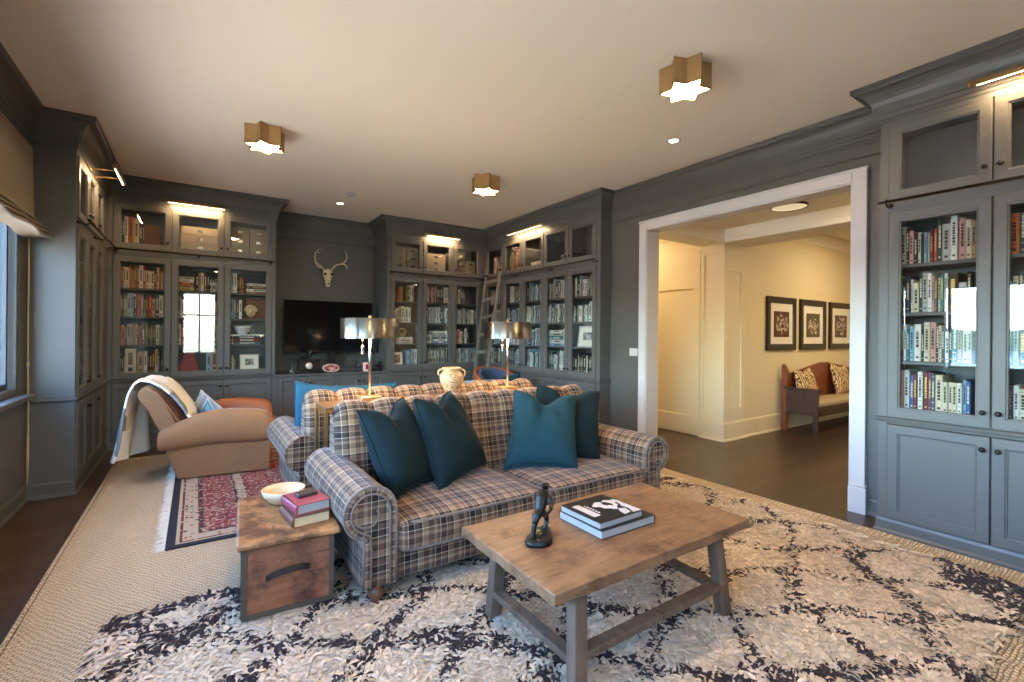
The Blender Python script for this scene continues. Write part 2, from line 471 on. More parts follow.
# windows: frame, sashes and panes
sash = simple('window_sash', rgb(50, 54, 58), .45)
def window_x(n, y0, y1, z0, z1, cols, x=-1.19):
    root = thing('window_%d' % n, None, None, (x, (y0 + y1) / 2, z0)); root['kind'] = 'structure'
    w = y1 - y0; h = z1 - z0
    fr = MB(); 
    for a, b_ in ((-w / 2, -w / 2 + .05), (w / 2 - .05, w / 2)): fr.box(-.05, .07, a, b_, 0, h, b=.004)
    fr.box(-.05, .07, -w / 2 + .05, w / 2 - .05, 0, .05, b=.004); fr.box(-.05, .07, -w / 2 + .05, w / 2 - .05, h - .05, h, b=.004)
    cw = (w - .1) / cols
    for k in range(1, cols): fr.box(-.05, .06, -w / 2 + .05 + k * cw - .03, -w / 2 + .05 + k * cw + .03, .05, h - .05, b=.004)
    fr.build('window_frame', wallpaint, root)
    for k in range(cols):
        a = -w / 2 + .05 + k * cw + .03; b_ = a + cw - .06
        s = MB(); s.box(-.02, .03, a, a + .035, .05, h - .05); s.box(-.02, .03, b_ - .035, b_, .05, h - .05)
        s.box(-.02, .03, a + .035, b_ - .035, .05, .09); s.box(-.02, .03, a + .035, b_ - .035, h - .09, h - .05)
        so = s.build('sash', sash, root)
        MB().box(.002, .006, a + .035, b_ - .035, .09, h - .09).build('pane', glass, so)
    sl = MB(); sl.box(.07, .16, -w / 2 - .04, w / 2 + .04, -.035, .0, b=.006); sl.box(.075, .095, -w / 2, w / 2, -.1, -.035, b=.003)
    sl.build('window_sill', wallpaint, root)
    return root
window_x(1, 2.56, 5.05, .86, 2.72, 3)
window_x(2, -.6, 2.2, .86, 2.72, 3)
def window_y(n, x0, x1, z0, z1, cols):
    root = thing('window_%d' % n, None, None, ((x0 + x1) / 2, -2.67, z0)); root['kind'] = 'structure'
    w = x1 - x0; h = z1 - z0
    fr = MB()
    for a, b_ in ((-w / 2, -w / 2 + .05), (w / 2 - .05, w / 2)): fr.box(a, b_, -.06, .07, 0, h, b=.004)
    fr.box(-w / 2 + .05, w / 2 - .05, -.06, .07, 0, .05, b=.004); fr.box(-w / 2 + .05, w / 2 - .05, -.06, .07, h - .05, h, b=.004)
    cw = (w - .1) / cols
    for k in range(1, cols): fr.box(-w / 2 + .05 + k * cw - .02, -w / 2 + .05 + k * cw + .02, -.05, .06, .05, h - .05)
    fr.box(-w / 2 + .05, w / 2 - .05, -.03, .04, h * .62, h * .62 + .04)
    fr.build('window_frame', whitetrim, root)
    MB().box(-w / 2 + .05, w / 2 - .05, .0, .004, .05, h - .05).build('pane', glass, root)
window_y(3, -.35, .5, .7, 2.5, 2)

# crown moulding swept along the walls
def sweep(name, path, prof, m, z0=0., closed=False, kindstruct=True, parent=None):
    """path: xy polyline with the room on its right-hand side; prof: [(out, z)]"""
    P = [Vector((x, y)) for x, y in path]; n = len(P)
    rows = []
    for i in range(n):
        def nrm(a, b):
            d = (b - a).normalized(); return Vector((d.y, -d.x))
        if i == 0: nn = nrm(P[0], P[1]); k = nn
        elif i == n - 1: k = nrm(P[-2], P[-1])
        else:
            a, b = nrm(P[i - 1], P[i]), nrm(P[i], P[i + 1]); k = (a + b); k = k / k.dot(a) if abs(k.dot(a)) > 1e-6 else a
        rows.append([(P[i].x + k.x * o, P[i].y + k.y * o, z + z0) for o, z in prof])
    mb = MB(); vs_ = [p for r in rows for p in r]; m_ = len(prof); fs = []
    for i in range(n - 1):
        for j in range(m_ - 1): fs.append((i * m_ + j, (i + 1) * m_ + j, (i + 1) * m_ + j + 1, i * m_ + j + 1))
        fs.append((i * m_ + m_ - 1, (i + 1) * m_ + m_ - 1, (i + 1) * m_, i * m_))
    fs.append(tuple(range(m_))); fs.append(tuple((n - 1) * m_ + j for j in range(m_)))
    mb.add(vs_, fs)
    o = mb.build(name, m, parent)
    if kindstruct: struct(o)
    return o
CROWN = [(-.01, 2.845), (.008, 2.845), (.008, 2.868), (.018, 2.872), (.02, 2.90), (.03, 2.905), (.032, 2.925), (.038, 2.93)] + \
        [(.038 + .088 * (1 - math.cos(R(a))), 2.93 + .125 * math.sin(R(a))) for a in (15, 30, 45, 60, 75, 90)] + [(.13, 3.06), (.139, 3.07), (.139, 3.099), (-.01, 3.099)]
CROWN_W = [(o * .62 if o > 0 else o, z) for o, z in CROWN]
BASE = [(-.005, 0), (.024, 0), (.022, .018), (.014, .03), (.014, .105), (.008, .125), (-.005, .13)]
RAIL = [(-.005, 2.735), (.008, 2.735), (.014, 2.745), (.008, 2.76), (-.005, 2.76)]
CHAIR = [(-.005, .765), (.014, .77), (.022, .78), (.022, .797), (.012, .803), (-.005, .803)]
dk = wallpaint
sweep('trim_1', [(XL, -2.6), (XL, 5.218), (-.83, 5.218)], [(o * .85 if o > 0 else o, z) for o, z in CROWN], dk)
sweep('trim_2', [(.868, YB), (2.354, YB)], CROWN_W, dk)
sweep('trim_3', [(XR, 4.14), (XR, 1.286)], CROWN_W, dk)
sweep('trim_4', [(4.27, -.87), (4.27, -2.6), (XL, -2.6)], CROWN_W, dk)
sweep('trim_5', [(XR, 4.14), (XR, 1.286)], RAIL, dk)
sweep('trim_6', [(.868, YB), (2.354, YB)], RAIL, dk)
sweep('trim_7', [(XL, -2.6), (XL, 5.218)], RAIL, dk)
sweep('baseboard_left', [(XL, -2.6), (XL, 5.218), (-.835, 5.218)], BASE, dk)
sweep('trim_8', [(XL, 5.218), (-.835, 5.218)], CHAIR, dk)
sweep('baseboard_right', [(XR, 4.14), (XR, 3.67)], BASE, dk)
sweep('trim_9', [(XR, 1.44), (XR, 1.29)], BASE, dk)
sweep('baseboard_front', [(4.27, -.87), (4.27, -2.6), (XL, -2.6)], BASE, dk)

# cased opening: white trim
mb = MB()
for a, b_ in ((3.563, 3.663), (1.449, 1.549)):
    mb.box(4.228, 4.275, a, b_, .2, 2.656, b=.004)
    pa, pb = (a - .006, b_ + .012) if a > 2 else (a - .012, b_ + .006)
    mb.box(4.212, 4.275, pa, pb, 0, .2, b=.003); mb.box(4.219, 4.275, pa + .004, pb - .004, .2, .225, b=.008)
mb.box(4.228, 4.275, 1.549, 3.563, 2.556, 2.656, b=.004)
mb.box(4.222, 4.275, 1.44, 3.67, 2.640, 2.66, b=.004)
mb.box(4.24, 4.425, 3.553, 3.5635, 0, 2.556); mb.box(4.24, 4.425, 1.5485, 1.559, 0, 2.556); mb.box(4.24, 4.425, 1.549, 3.563, 2.546, 2.5565)
struct(mb.build('door_1', whitetrim))

# ------------------------------------------------------------ hall beyond the opening
sbox('wall_hall_back', hallpaint, (6.1, 10.3, 3.47, 3.6, 0, 3.1))
sbox('wall_hall_corridor', hallpaint, (5.62, 6.1, 3.78, 7.6, 0, 3.1))
sbox('wall_hall_left', hallpaint, (4.421, 4.46, 3.565, 7.6, 0, 3.1), (4.421, 4.46, -1.1, 1.547, 0, 3.1), (4.421, 4.46, 1.547, 3.565, 2.558, 3.1))
sbox('wall_hall_end', hallpaint, (10.2, 10.3, -1.1, 3.6, 0, 3.1))
sbox('wall_hall_front', hallpaint, (4.42, 10.3, -1.2, -1.1, 0, 3.1))
sbox('wall_hall_far', hallpaint, (4.4, 6.1, 7.5, 7.6, 0, 3.1))
hallceil = simple('hall_ceiling_paint', rgb(236, 226, 204), .8)
sbox('ceiling_hall', hallceil, (4.421, 5.6, -1.1, 3.47, 2.72, 3.22), (4.421, 5.62, 3.78, 7.5, 2.9, 3.22), (6.1, 10.3, -1.1, 3.47, 2.97, 3.22))
mb = MB()
mb.box(5.6, 6.1, -1.1, 3.46, 2.56, 3.12, b=.004); mb.box(5.585, 6.115, -1.1, 3.46, 2.545, 2.60, b=.006)
mb.box(4.46, 5.6, 3.45, 3.78, 2.56, 3.12, b=.004); mb.box(4.46, 5.6, 3.44, 3.79, 2.545, 2.60, b=.006)
struct(mb.build('trim_10', hallceil))
# pilaster with recessed panels
mb = MB()
mb.box(5.615, 6.1, 3.465, 3.78, 0, 2.56)
mb.box(5.60, 5.62, 3.4495, 3.50, .24, 2.55); mb.box(5.60, 5.62, 3.74, 3.79, .24, 2.55); mb.box(5.60, 5.62, 3.5, 3.74, 2.42, 2.55); mb.box(5.60, 5.62, 3.5, 3.74, .24, .36)
mb.box(5.601, 5.70, 3.449, 3.475, .24, 2.55); mb.box(6.0, 6.12, 3.45, 3.47, .24, 2.55); mb.box(5.70, 6.0, 3.45, 3.47, 2.2, 2.55); mb.box(5.70, 6.0, 3.45, 3.47, .24, .42)
struct(mb.build('trim_11', hallpaint))
HB = [(-.005, 0), (.028, 0), (.025, .02), (.016, .03), (.016, .215), (.01, .235), (-.005, .24)]
sweep('baseboard_hall', [(5.6, 3.79), (5.6, 3.45), (6.12, 3.45), (6.12, 3.47), (10.2, 3.47)][::-1], [(-o, z) for o, z in HB], hallpaint)
# panelled face of the corridor
mb = MB()
Mx = T(5.62, 0, 0) @ RZ(R(-90))
mb.rings(-4.62, -3.8, 0.02, 2.50, [(0, .0), (0, -.02), (.10, -.02), (.104, -.01)], M=Mx, fill=False)
mb.rings(-4.52, -3.9, .26, 2.0, [(0, -.02), (.008, -.008), (.01, -.004)], M=Mx, fill=True)
mb.box(-4.52, -3.9, -.02, 0, .12, .26, M=Mx); mb.box(-4.52, -3.9, -.02, 0, 2.0, 2.40, M=Mx)
struct(mb.build('trim_12', hallpaint))
sweep('trim_13', [(6.12, 3.47), (10.2, 3.47)], [(-.005, 2.80), (.012, 2.80), (.02, 2.83), (.05, 2.88), (.09, 2.93), (.10, 2.965), (-.005, 2.965)], hallceil)
sweep('trim_14', [(5.62, 7.5), (5.62, 3.79)][::-1], [(.005, 2.70), (-.012, 2.70), (-.02, 2.74), (-.06, 2.82), (-.08, 2.89), (.005, 2.89)], hallpaint)

# ------------------------------------------------------------ outdoors, seen through and mirrored in the glass
bouncem = simple('bounce_ground', rgb(216, 194, 168), .9, noise_amt=.12, noise_scale=.3)  # made-up pale warm ground, coloured to bounce light onto the ceiling
water = simple('lake_water', rgb(120, 150, 175), .12)
hillm = simple('wooded_hill', rgb(62, 84, 66), .95, noise_amt=.35, noise_scale=.05)
sbox('ground', bouncem, (-40, -1.6, -60, 60, -3.2, -3.0))
sbox('ground_lake', water, (-900, -40, -900, 900, -9, -8.9))
mb = MB()
def hill(a, b_):
    y = -900 + 1800 * a; k = b_
    return (-520 - 240 * k + 30 * math.sin(a * 19), y, -9 + math.sin(k * PI) * (19 + 6 * math.sin(a * 23) + 4 * math.sin(a * 61 + 1)))
mb.grid(hill, 90, 9); struct(mb.build('ground_hill', hillm))
leafm = simple('shrub_leaf', rgb(64, 98, 44), .7, noise_amt=.35, noise_scale=9)
barkm = simple('bark', rgb(70, 56, 44), .9)
def shrub(x, y, z, r, h, lab):
    root = thing('garden_shrub', lab, 'shrub', (x, y, z), 0, 'shrubs outside the windows')
    MB().tube([(0, 0, -.05), (.02, 0, h * .3), (0, .03, h * .6)], [.06, .05, .02], 6).build('stem', barkm, root)
    rnd = random.Random(x * 7 + y); lv = MB()
    for _ in range(900):
        a, c = rnd.uniform(0, 2 * PI), rnd.uniform(-1, 1); rr = r * (.65 + .4 * rnd.random())
        s_ = math.sqrt(1 - c * c); p = Vector((rr * s_ * math.cos(a), rr * s_ * math.sin(a), h * .6 + c * h * .42))
        d = Vector((rnd.uniform(-1, 1), rnd.uniform(-1, 1), rnd.uniform(-.4, 1))).normalized() * .16; e = d.cross(Vector((rnd.random(), rnd.random(), rnd.random()))).normalized() * .06
        lv.add([p - d * .3, p + e, p + d, p - e], [(0, 1, 2, 3)])
    lv.build('foliage', leafm, root, recalc=False)
shrub(-5.5, 3.6, -3, 1.2, 3.6, 'leafy green shrub outside the left windows, nearer the shaded window')
shrub(-7.4, -.9, -3, 1.5, 3.9, 'broad leafy green shrub outside the left windows, mirrored in the near bookcase glass')

# ------------------------------------------------------------ roman shade and its cord
shadem = simple('shade_linen', rgb(128, 116, 100), .9, noise_amt=.08, noise_scale=60, bump=.3, bump_scale=400)
def shade(y0, y1, lab):
    root = thing('roman_shade', lab, 'window shade', (-1.07, (y0 + y1) / 2, 2.05), 0, 'roman shades')
    w = (y1 - y0) / 2
    prof = [(-.03, .72), (.0, .72), (.008, .4), (.012, .2)]
    for k in range(4):
        zc = .155 - k * .036; o = .03 + k * .018
        prof += [(.014 + o * .3, zc + .02), (.02 + o, zc + .004), (.02 + o + .012, zc - .010), (.02 + o, zc - .018), (.02 + o * .4, zc - .012)]
    prof += [(-.03, .02)]
    def fn(a, b_):
        t = b_ * (len(prof) - 1); i = min(int(t), len(prof) - 2); f = t - i
        x = prof[i][0] * (1 - f) + prof[i + 1][0] * f; z = prof[i][1] * (1 - f) + prof[i + 1][1] * f
        yy = -w + 2 * w * a
        sag = .012 * math.sin(yy * 9 + z * 20) * max(0, min(1, (.2 - z) * 5))
        return (x + sag, yy, z + sag * .6)
    g = MB(); g.grid(fn, 40, len(prof) * 2)
    for e in (0, 1): g.add([fn(e, j / (len(prof) * 2 - 1)) for j in range(len(prof) * 2)], [tuple(range(len(prof) * 2))])
    g.build('shade_fabric', shadem, root)
    MB().box(-.035, .0, -w, w, .70, .735, b=.004).build('head_rail', shadem, root)
shade(2.46, 5.14, 'taupe linen roman shade pulled halfway down over the left window beside the bookcase')
shade(-.7, 2.3, 'taupe linen roman shade over the window nearest the camera')
cordm = simple('blind_cord', rgb(196, 168, 120), .8)
mb = MB(); mb.tube([(-1.09, 5.155, 2.1), (-1.09, 5.157, 1.3), (-1.088, 5.15, 1.08), (-1.086, 5.158, .7), (-1.085, 5.165, .35), (-1.088, 5.15, .14)], .0045, 6)
mb.tube([(-1.092, 5.15, 1.09), (-1.086, 5.162, .75), (-1.092, 5.158, .35), (-1.093, 5.16, .16)], .003, 6)
mb.tube([(-1.09, 5.152, 1.10), (-1.09, 5.152, 1.06)], [.012, .007], 8)
tag(mb.build('shade_cord', cordm), 'tan pull cord hanging beside the left window', 'cord')
# ------------------------------------------------------------ built-in bookcases
ROWZ = [.862, 1.192, 1.523, 1.853, 2.335]
BC = {}
def knob(parent, x, z):
    MB().lathe([(0, 0), (.006, 0), (.0055, .010), (.013, .014), (.0165, .022), (.013, .030), (.004, .033), (0, .033)], 12, M=T(x, -.014, z) @ RX(R(90))).build('knob', blackm, parent)
def bookcase(key, label, loc, rz, W, edges, D, knobs, side_l, side_r, dint=.33, crown_l=None, crown_r=None, extra_r=None):
    root = thing('built_in_bookcase', label, 'bookcase', loc, rz)
    c = MB()
    # sides, back, decks, top
    c.box(0, edges[0], 0, side_l, .0, 3.095) ; c.box(edges[-1], W, 0, side_r, .0, 3.095)
    c.box(edges[0], edges[-1], dint, dint + .02, 0, 3.0)
    c.box(edges[0], edges[-1], .0, dint, .80, .862); c.box(edges[0], edges[-1], .002, dint, 2.213, 2.292)
    c.box(edges[0], edges[-1], .02, dint, 2.31, 2.335)
    c.box(edges[0], edges[-1], .0, dint, 2.812, 3.095); c.box(edges[0], edges[-1], .0, dint, 0, .103)
    c.box(edges[0], edges[-1], .0, dint, .757, .80)
    for e in edges[1:-1]: c.box(e - .012, e + .012, .016, dint, .1, 2.82)
    c.build('carcass', paint, root, bevel=0)
    pth = []
    if side_l and crown_l: pth.append((0, crown_l))
    pth += [(0, 0), (W, 0)]
    if crown_r: pth.append((W, crown_r))
    for nm, pr in (('crown', CROWN), ('base_moulding', [(-.005, 0), (.02, 0), (.02, .014), (.009, .028), (.009, .08), (.003, .098), (-.005, .1)]),
                   ('ledge', [(-.005, .760), (.008, .762), (.010, .776), (.018, .78), (.02, .796), (.008, .803), (-.005, .803)])):
        sweep(nm, pth, pr, paint, parent=root, kindstruct=False)
    RG = [(0, .018), (0, -.011), (.003, -.014), (.056, -.014), (.060, -.008), (.066, -.007), (.069, .004)]
    for k in range(len(edges) - 1):
        a, b_ = edges[k] + .004, edges[k + 1] - .004
        for z0, z1, kz, gl in ((2.296, 2.808, 2.394, True), (.807, 2.209, .90, True), (.107, .753, .675, False)):
            d = MB()
            if gl: d.rings(a, b_, z0, z1, RG + [(.069, .014), (.058, .018)], fill=False)
            else: d.rings(a, b_, z0, z1, RG[:-1] + [(.068, .0), (.074, .0)], fill=True)
            do = d.build('door', paint, root)
            if gl: MB().box(a + .066, b_ - .066, .004, .007, z0 + .066, z1 - .066).build('glass_pane', glass, do)
            if knobs[k]:
                knob(do, (b_ - .03) if knobs[k] == 'R' else (a + .03), kz)
        for z in ROWZ[1:4]:
            MB().box(edges[k] + .012, edges[k + 1] - .012, .045, dint, z - .024, z, b=.002).build('shelf', paint, root)
    rl = MB(); rl.tube([(.015, -.075, 2.278), (W - .015, -.075, 2.278)], .0095, 10)
    ro = rl.build('ladder_rail', bronze, root)
    nb = max(2, int(round(W / .85)) + 1)
    for i in range(nb):
        x = .06 + (W - .12) * i / (nb - 1)
        m = MB(); m.tube([(x, -.0, 2.262), (x, -.02, 2.255), (x, -.045, 2.246), (x, -.07, 2.252), (x, -.086, 2.268), (x, -.082, 2.288), (x, -.066, 2.292)], .006, 6)
        m.lathe([(.016, 0), (.016, .006), (.008, .01)], 10, M=T(x, 0, 2.262) @ RX(R(90))); m.build('rail_bracket', bronze, ro)
    BC[key] = dict(root=root, M=T(*loc) @ RZ(rz), edges=edges, rz=rz, dint=dint)
    return root
def ed(x0, w, n): return [x0 + w * i for i in range(n + 1)]
bookcase('BL', 'dark grey three-door built-in bookcase left of the television, behind the brown armchair', (-.828, 6.898, 0), 0, 1.696, ed(.04, .538, 3), .64, ['R', 'R', 'L'], .64, .64, crown_r=.64)
bookcase('BR', 'dark grey three-door built-in bookcase right of the television, in the far corner', (2.381, 6.898, 0), 0, 1.70, ed(.05, .522, 3), .64, ['R', 'L', 'L'], .64, .64, crown_l=.64)
bookcase('LB', 'dark grey five-door built-in bookcase along the right wall with the library ladder', (4.09, 6.898, 0), R(-90), 2.758, ed(.05, .529, 5), .33, ['R', 'R', 'L', 'R', 'L'], .30, .30, crown_r=.18, dint=.30)
bookcase('WB', 'dark grey built-in bookcase on the left wall beside the shaded window', (-.828, 5.218, 0), R(90), 1.68, ed(.03, .43, 3), .285, ['R', 'L', 'L'], .285, .285, crown_l=.288, dint=.26)
bookcase('RC', 'blue-grey built-in bookcase nearest the camera, right of the wide cased opening', (3.982, 1.286, 0), R(-90), 2.155, ed(.05, .5145, 4), .34, ['R', 'L', 'R', 'L'], .34, .34, crown_l=.29, crown_r=.29)

# ------------------------------------------------------------ media console in the recess
root = thing('media_console', 'dark grey low built-in media console under the television', 'cabinet', (.868, 6.898, 0))
mb = MB(); mb.box(0, 1.513, .0, .64, .1, .755); mb.box(0, 1.513, .02, .64, 0, .1); mb.build('carcass', paint, root)
mb = MB(); mb.box(-.012, 1.525, -.035, .64, .757, .787, b=.006); mb.build('countertop', paint, root)
for k in range(4):
    a = .035 + .361 * k
    d = MB(); d.rings(a + .003, a + .358, .107, .748, [(0, .01), (0, -.013), (.003, -.016), (.052, -.016), (.056, -.01), (.064, -.004)])
    do = d.build('door', paint, root); knob(do, a + (.33 if k % 2 == 0 else .03), .665)
sweep('base_moulding', [(0, 0), (1.513, 0)], [(-.005, 0), (.02, 0), (.02, .014), (.009, .028), (.009, .08), (.003, .098), (-.005, .1)], paint, parent=root, kindstruct=False)

# ------------------------------------------------------------ books
PAL = {'cream': rgb(214, 200, 170), 'off-white': rgb(226, 222, 212), 'pale grey': rgb(176, 176, 170), 'dark brown': rgb(62, 44, 36), 'tan': rgb(176, 140, 100),
       'dark red': rgb(112, 30, 34), 'red': rgb(176, 44, 42), 'pink': rgb(206, 150, 140), 'black': rgb(30, 29, 31), 'dark green': rgb(36, 62, 50), 'sage green': rgb(132, 146, 112),
       'navy': rgb(36, 50, 88), 'blue': rgb(62, 96, 150), 'pale blue': rgb(140, 172, 192), 'teal': rgb(48, 116, 122), 'orange': rgb(202, 104, 48), 'yellow': rgb(206, 170, 84),
       'purple': rgb(88, 56, 84), 'olive': rgb(104, 104, 62), 'slate grey': rgb(84, 90, 98)}
BM = {k: simple('book_' + k.replace(' ', '_').replace('-', '_'), v, .55, noise_amt=.06, noise_scale=40) for k, v in PAL.items()}
TL_, TD_ = simple('title_light', rgb(232, 222, 196), .6), simple('title_dark', rgb(44, 36, 34), .6)
TG_ = simple('title_gilt', rgb(196, 160, 92), .4, .6)
ORD = ['first', 'second', 'third', 'fourth', 'fifth', 'sixth', 'seventh', 'eighth', 'ninth', 'tenth', 'eleventh', 'twelfth', 'thirteenth', 'fourteenth', 'fifteenth', 'sixteenth', 'seventeenth', 'eighteenth', 'nineteenth', 'twentieth', 'twenty-first', 'twenty-second', 'twenty-third', 'twenty-fourth', 'twenty-fifth']
BNAME = {'BL': 'back left bookcase', 'BR': 'back right bookcase', 'LB': 'ladder bookcase', 'WB': 'window-side bookcase', 'RC': 'near right bookcase'}
RNAME = ['bottom shelf', 'third shelf down', 'second shelf down', 'top shelf', 'upper cupboard']
BOOKS = []
def book_geo(mb, w, h, d, off, rnd, title=True, M=None):
    t = min(.003, w * .16)
    mb.box(0, t, .004, d, 0, h, M=M, mi=off); mb.box(w - t, w, .004, d, 0, h, M=M, mi=off)
    mb.prism([(0, .006), (w * .18, .001), (w * .5, 0), (w * .82, .001), (w, .006), (w, .009), (0, .009)], 0, h, M=M, mi=off)
    mb.box(t, w - t, .008, d - .006, .003, h - .004, M=M, mi=off + 1)
    if title and w > .012:
        e = -.0006; x0, x1 = w * .3, w * .7
        z = h * rnd.uniform(.30, .38); z1 = h * rnd.uniform(.78, .88)
        while z < z1:
            l = rnd.uniform(.006, .02); mb.box(x0, x1, e, .003, z, min(z + l, z1), M=M, mi=off + 2); z += l + rnd.uniform(.003, .006)
        mb.box(w * .3, w * .7, e, .003, h * .08, h * .08 + w * .4, M=M, mi=off + 2)
        if rnd.random() < .3:
            mb.box(w * .12, w * .88, e, .003, h * .9, h * .912, M=M, mi=off + 2); mb.box(w * .12, w * .88, e, .003, h * .24, h * .252, M=M, mi=off + 2)
def row(key, bay, r, items, x0=None, y0=.055, gap=.0012, lean_last=False):
    """items: list of (w, h, colour) filling the bay from the left; None w = leave a gap"""
    B = BC[key]; a = B['edges'][bay] + .016; x = a if x0 is None else a + x0
    lim = B['edges'][bay + 1] - .014
    rnd = random.Random(hash_((key, bay, r))); n = 0
    for w, h, c in items:
        if x + w > lim: break
        if c is None: x += w; continue
        d = min(B['dint'] - .07, .15 + h * .28)
        m = B['M'] @ T(x, y0 + rnd.uniform(-.004, .018), ROWZ[r] + .0005)
        BOOKS.append(dict(key=key, bay=bay, r=r, n=n, w=w, h=h, d=d, c=c, M=m, seed=rnd.random()))
        n += 1; x += w + gap
def hash_(t):
    s = 0
    for ch in str(t): s = (s * 131 + ord(ch)) % 1000003
    return s
def rand_row(key, bay, r, pal, hmin=.19, hmax=.265, wmin=.014, wmax=.036, x0=0., x1=None, fill=1.0):
    rnd = random.Random(hash_((key, bay, r, 'x'))); B = BC[key]
    L = (B['edges'][bay + 1] - B['edges'][bay] - .03) * fill if x1 is None else x1
    items = []; x = x0; hh = rnd.uniform(hmin, hmax); last = None
    while x < L:
        w = rnd.uniform(wmin, wmax) if rnd.random() < .8 else rnd.uniform(wmin, wmin * 1.3)
        if rnd.random() < .55: hh = rnd.uniform(hmin, hmax)
        c = rnd.choice(pal)
        if c == last and rnd.random() < .6: c = rnd.choice(pal)
        last = c
        if x + w > L: break
        items.append((w, min(hmax, max(hmin, hh + rnd.uniform(-.006, .006))), c)); x += w
    row(key, bay, r, items, x0=x0)
def flat(key, bay, r, x, items, z0=0., y0=.06):
    """a pile of books lying flat; items: (length, thickness, colour)"""
    B = BC[key]; z = ROWZ[r] + z0 + .0005; rnd = random.Random(hash_((key, bay, r, x)))
    for k, (l, t, c) in enumerate(items):
        xx = B['edges'][bay] + .016 + x + rnd.uniform(0, .01)
        # book lies on its side: width axis -> z, height axis -> x
        m = B['M'] @ T(xx, y0 + rnd.uniform(0, .012), z + t) @ RY(R(90))
        BOOKS.append(dict(key=key, bay=bay, r=r, n=100 + k + int(x * 1000) * 10, w=t, h=l, d=.17, c=c, M=m, seed=rnd.random(), flat=(k, len(items), x)))
        z += t + .0006
LITE = ['cream', 'off-white', 'pale grey', 'cream', 'pink', 'tan', 'dark brown', 'red', 'sage green', 'off-white', 'pale blue', 'dark red', 'black', 'slate grey']
WARMP = ['cream', 'tan', 'red', 'dark red', 'olive', 'dark brown', 'off-white', 'pink', 'sage green', 'cream', 'orange', 'pale grey', 'navy']
COOL = ['off-white', 'pale blue', 'teal', 'pale grey', 'off-white', 'blue', 'slate grey', 'dark green', 'cream', 'black', 'off-white', 'purple']
# near right bookcase, first bay
row('RC', 0, 3, [(.026, .24, 'dark brown'), (.038, .262, 'cream'), (.016, .25, 'dark brown'), (.022, .225, 'pink'), (.018, .205, 'black'), (.018, .21, 'cream'), (.012, .195, 'dark green'), (.016, .205, 'pale blue'), (.012, .2, 'pale grey'), (.016, .215, 'dark red'), (.020, .222, 'red'), (.024, .272, 'dark green'), (.040, .24, 'pale grey'), (.032, .285, 'off-white'), (.006, .2, None), (.030, .265, 'pink'), (.026, .25, 'cream'), (.02, .24, 'tan')])
row('RC', 0, 2, [(.026, .262, 'cream'), (.018, .235, 'sage green'), (.016, .22, 'black'), (.024, .258, 'navy'), (.013, .225, 'off-white'), (.030, .2, 'cream'), (.018, .262, 'dark green'), (.026, .262, 'pale grey'), (.020, .258, 'off-white'), (.014, .24, 'pink'), (.014, .235, 'slate grey'), (.014, .225, 'cream'), (.016, .242, 'teal'), (.016, .25, 'off-white'), (.048, .25, 'dark brown'), (.040, .185, 'pale grey'), (.020, .25, 'black')])
row('RC', 0, 1, [(.02, .25, 'tan'), (.012, .25, 'off-white'), (.020, .24, 'dark red'), (.014, .25, 'off-white'), (.016, .22, 'teal'), (.022, .235, 'pale blue'), (.034, .25, 'off-white'), (.014, .215, 'black'), (.030, .262, 'cream'), (.028, .262, 'pink'), (.014, .25, 'dark brown'), (.016, .24, 'cream'), (.014, .235, 'slate grey'), (.020, .2, 'off-white'), (.014, .24, 'black'), (.022, .262, 'teal'), (.022, .235, 'tan'), (.024, .235, 'off-white'), (.02, .23, 'cream')])
row('RC', 0, 0, [(.030, .25, 'off-white'), (.024, .262, 'pink'), (.028, .265, 'off-white'), (.024, .235, 'blue'), (.020, .25, 'dark red'), (.026, .26, 'off-white'), (.026, .262, 'dark red'), (.018, .258, 'purple'), (.016, .255, 'slate grey'), (.036, .245, 'cream'), (.024, .2, 'cream'), (.022, .2, 'cream'), (.022, .2, 'cream'), (.022, .2, 'off-white'), (.018, .222, 'pale blue'), (.02, .215, 'blue')])
row('RC', 1, 3, [(.018, .19, 'cream'), (.020, .25, 'off-white'), (.044, .245, 'orange'), (.022, .262, 'dark green'), (.03, .25, 'off-white'), (.02, .24, 'pale grey'), (.03, .25, 'dark brown')])
row('RC', 1, 2, [(.018, .19, 'off-white'), (.020, .16, 'pale grey'), (.018, .175, 'pale blue'), (.022, .2, 'cream'), (.02, .23, 'slate grey'), (.03, .24, 'tan'), (.03, .22, 'off-white')])
row('RC', 1, 1, [(.03, .25, 'cream'), (.03, .24, 'teal'), (.02, .25, 'off-white'), (.03, .23, 'dark brown'), (.03, .25, 'cream')])
row('RC', 1, 0, [(.034, .19, 'dark brown'), (.03, .2, 'purple'), (.022, .21, 'off-white'), (.03, .19, 'cream'), (.03, .2, 'dark red')])
# back left bookcase
row('BL', 0, 4, [(.028, .345, 'slate grey'), (.02, .33, 'black'), (.03, .335, 'off-white'), (.05, .34, 'orange'), (.05, .325, 'cream'), (.03, .29, 'black'), (.02, .28, 'dark brown')], x0=.03)
rand_row('BL', 0, 3, WARMP, .2, .275); rand_row('BL', 0, 2, LITE + ['navy', 'orange'], .2, .27); rand_row('BL', 0, 1, WARMP + ['navy', 'black', 'sage green'], .21, .27)
row('BL', 0, 0, [(.03, .2, 'black'), (.02, .22, 'slate grey'), (.018, .2, 'black'), (.012, .2, 'pale grey'), (.10, .285, 'cream'), (.008, .1, None), (.062, .25, 'tan'), (.03, .255, 'off-white'), (.018, .24, 'black'), (.022, .24, 'dark brown'), (.028, .25, 'dark red'), (.024, .275, 'cream'), (.02, .26, 'dark brown')], x0=.01)
flat('BL', 1, 3, .03, [(.17, .034, 'yellow'), (.17, .036, 'tan'), (.165, .03, 'red'), (.17, .03, 'off-white'), (.17, .034, 'cream')])
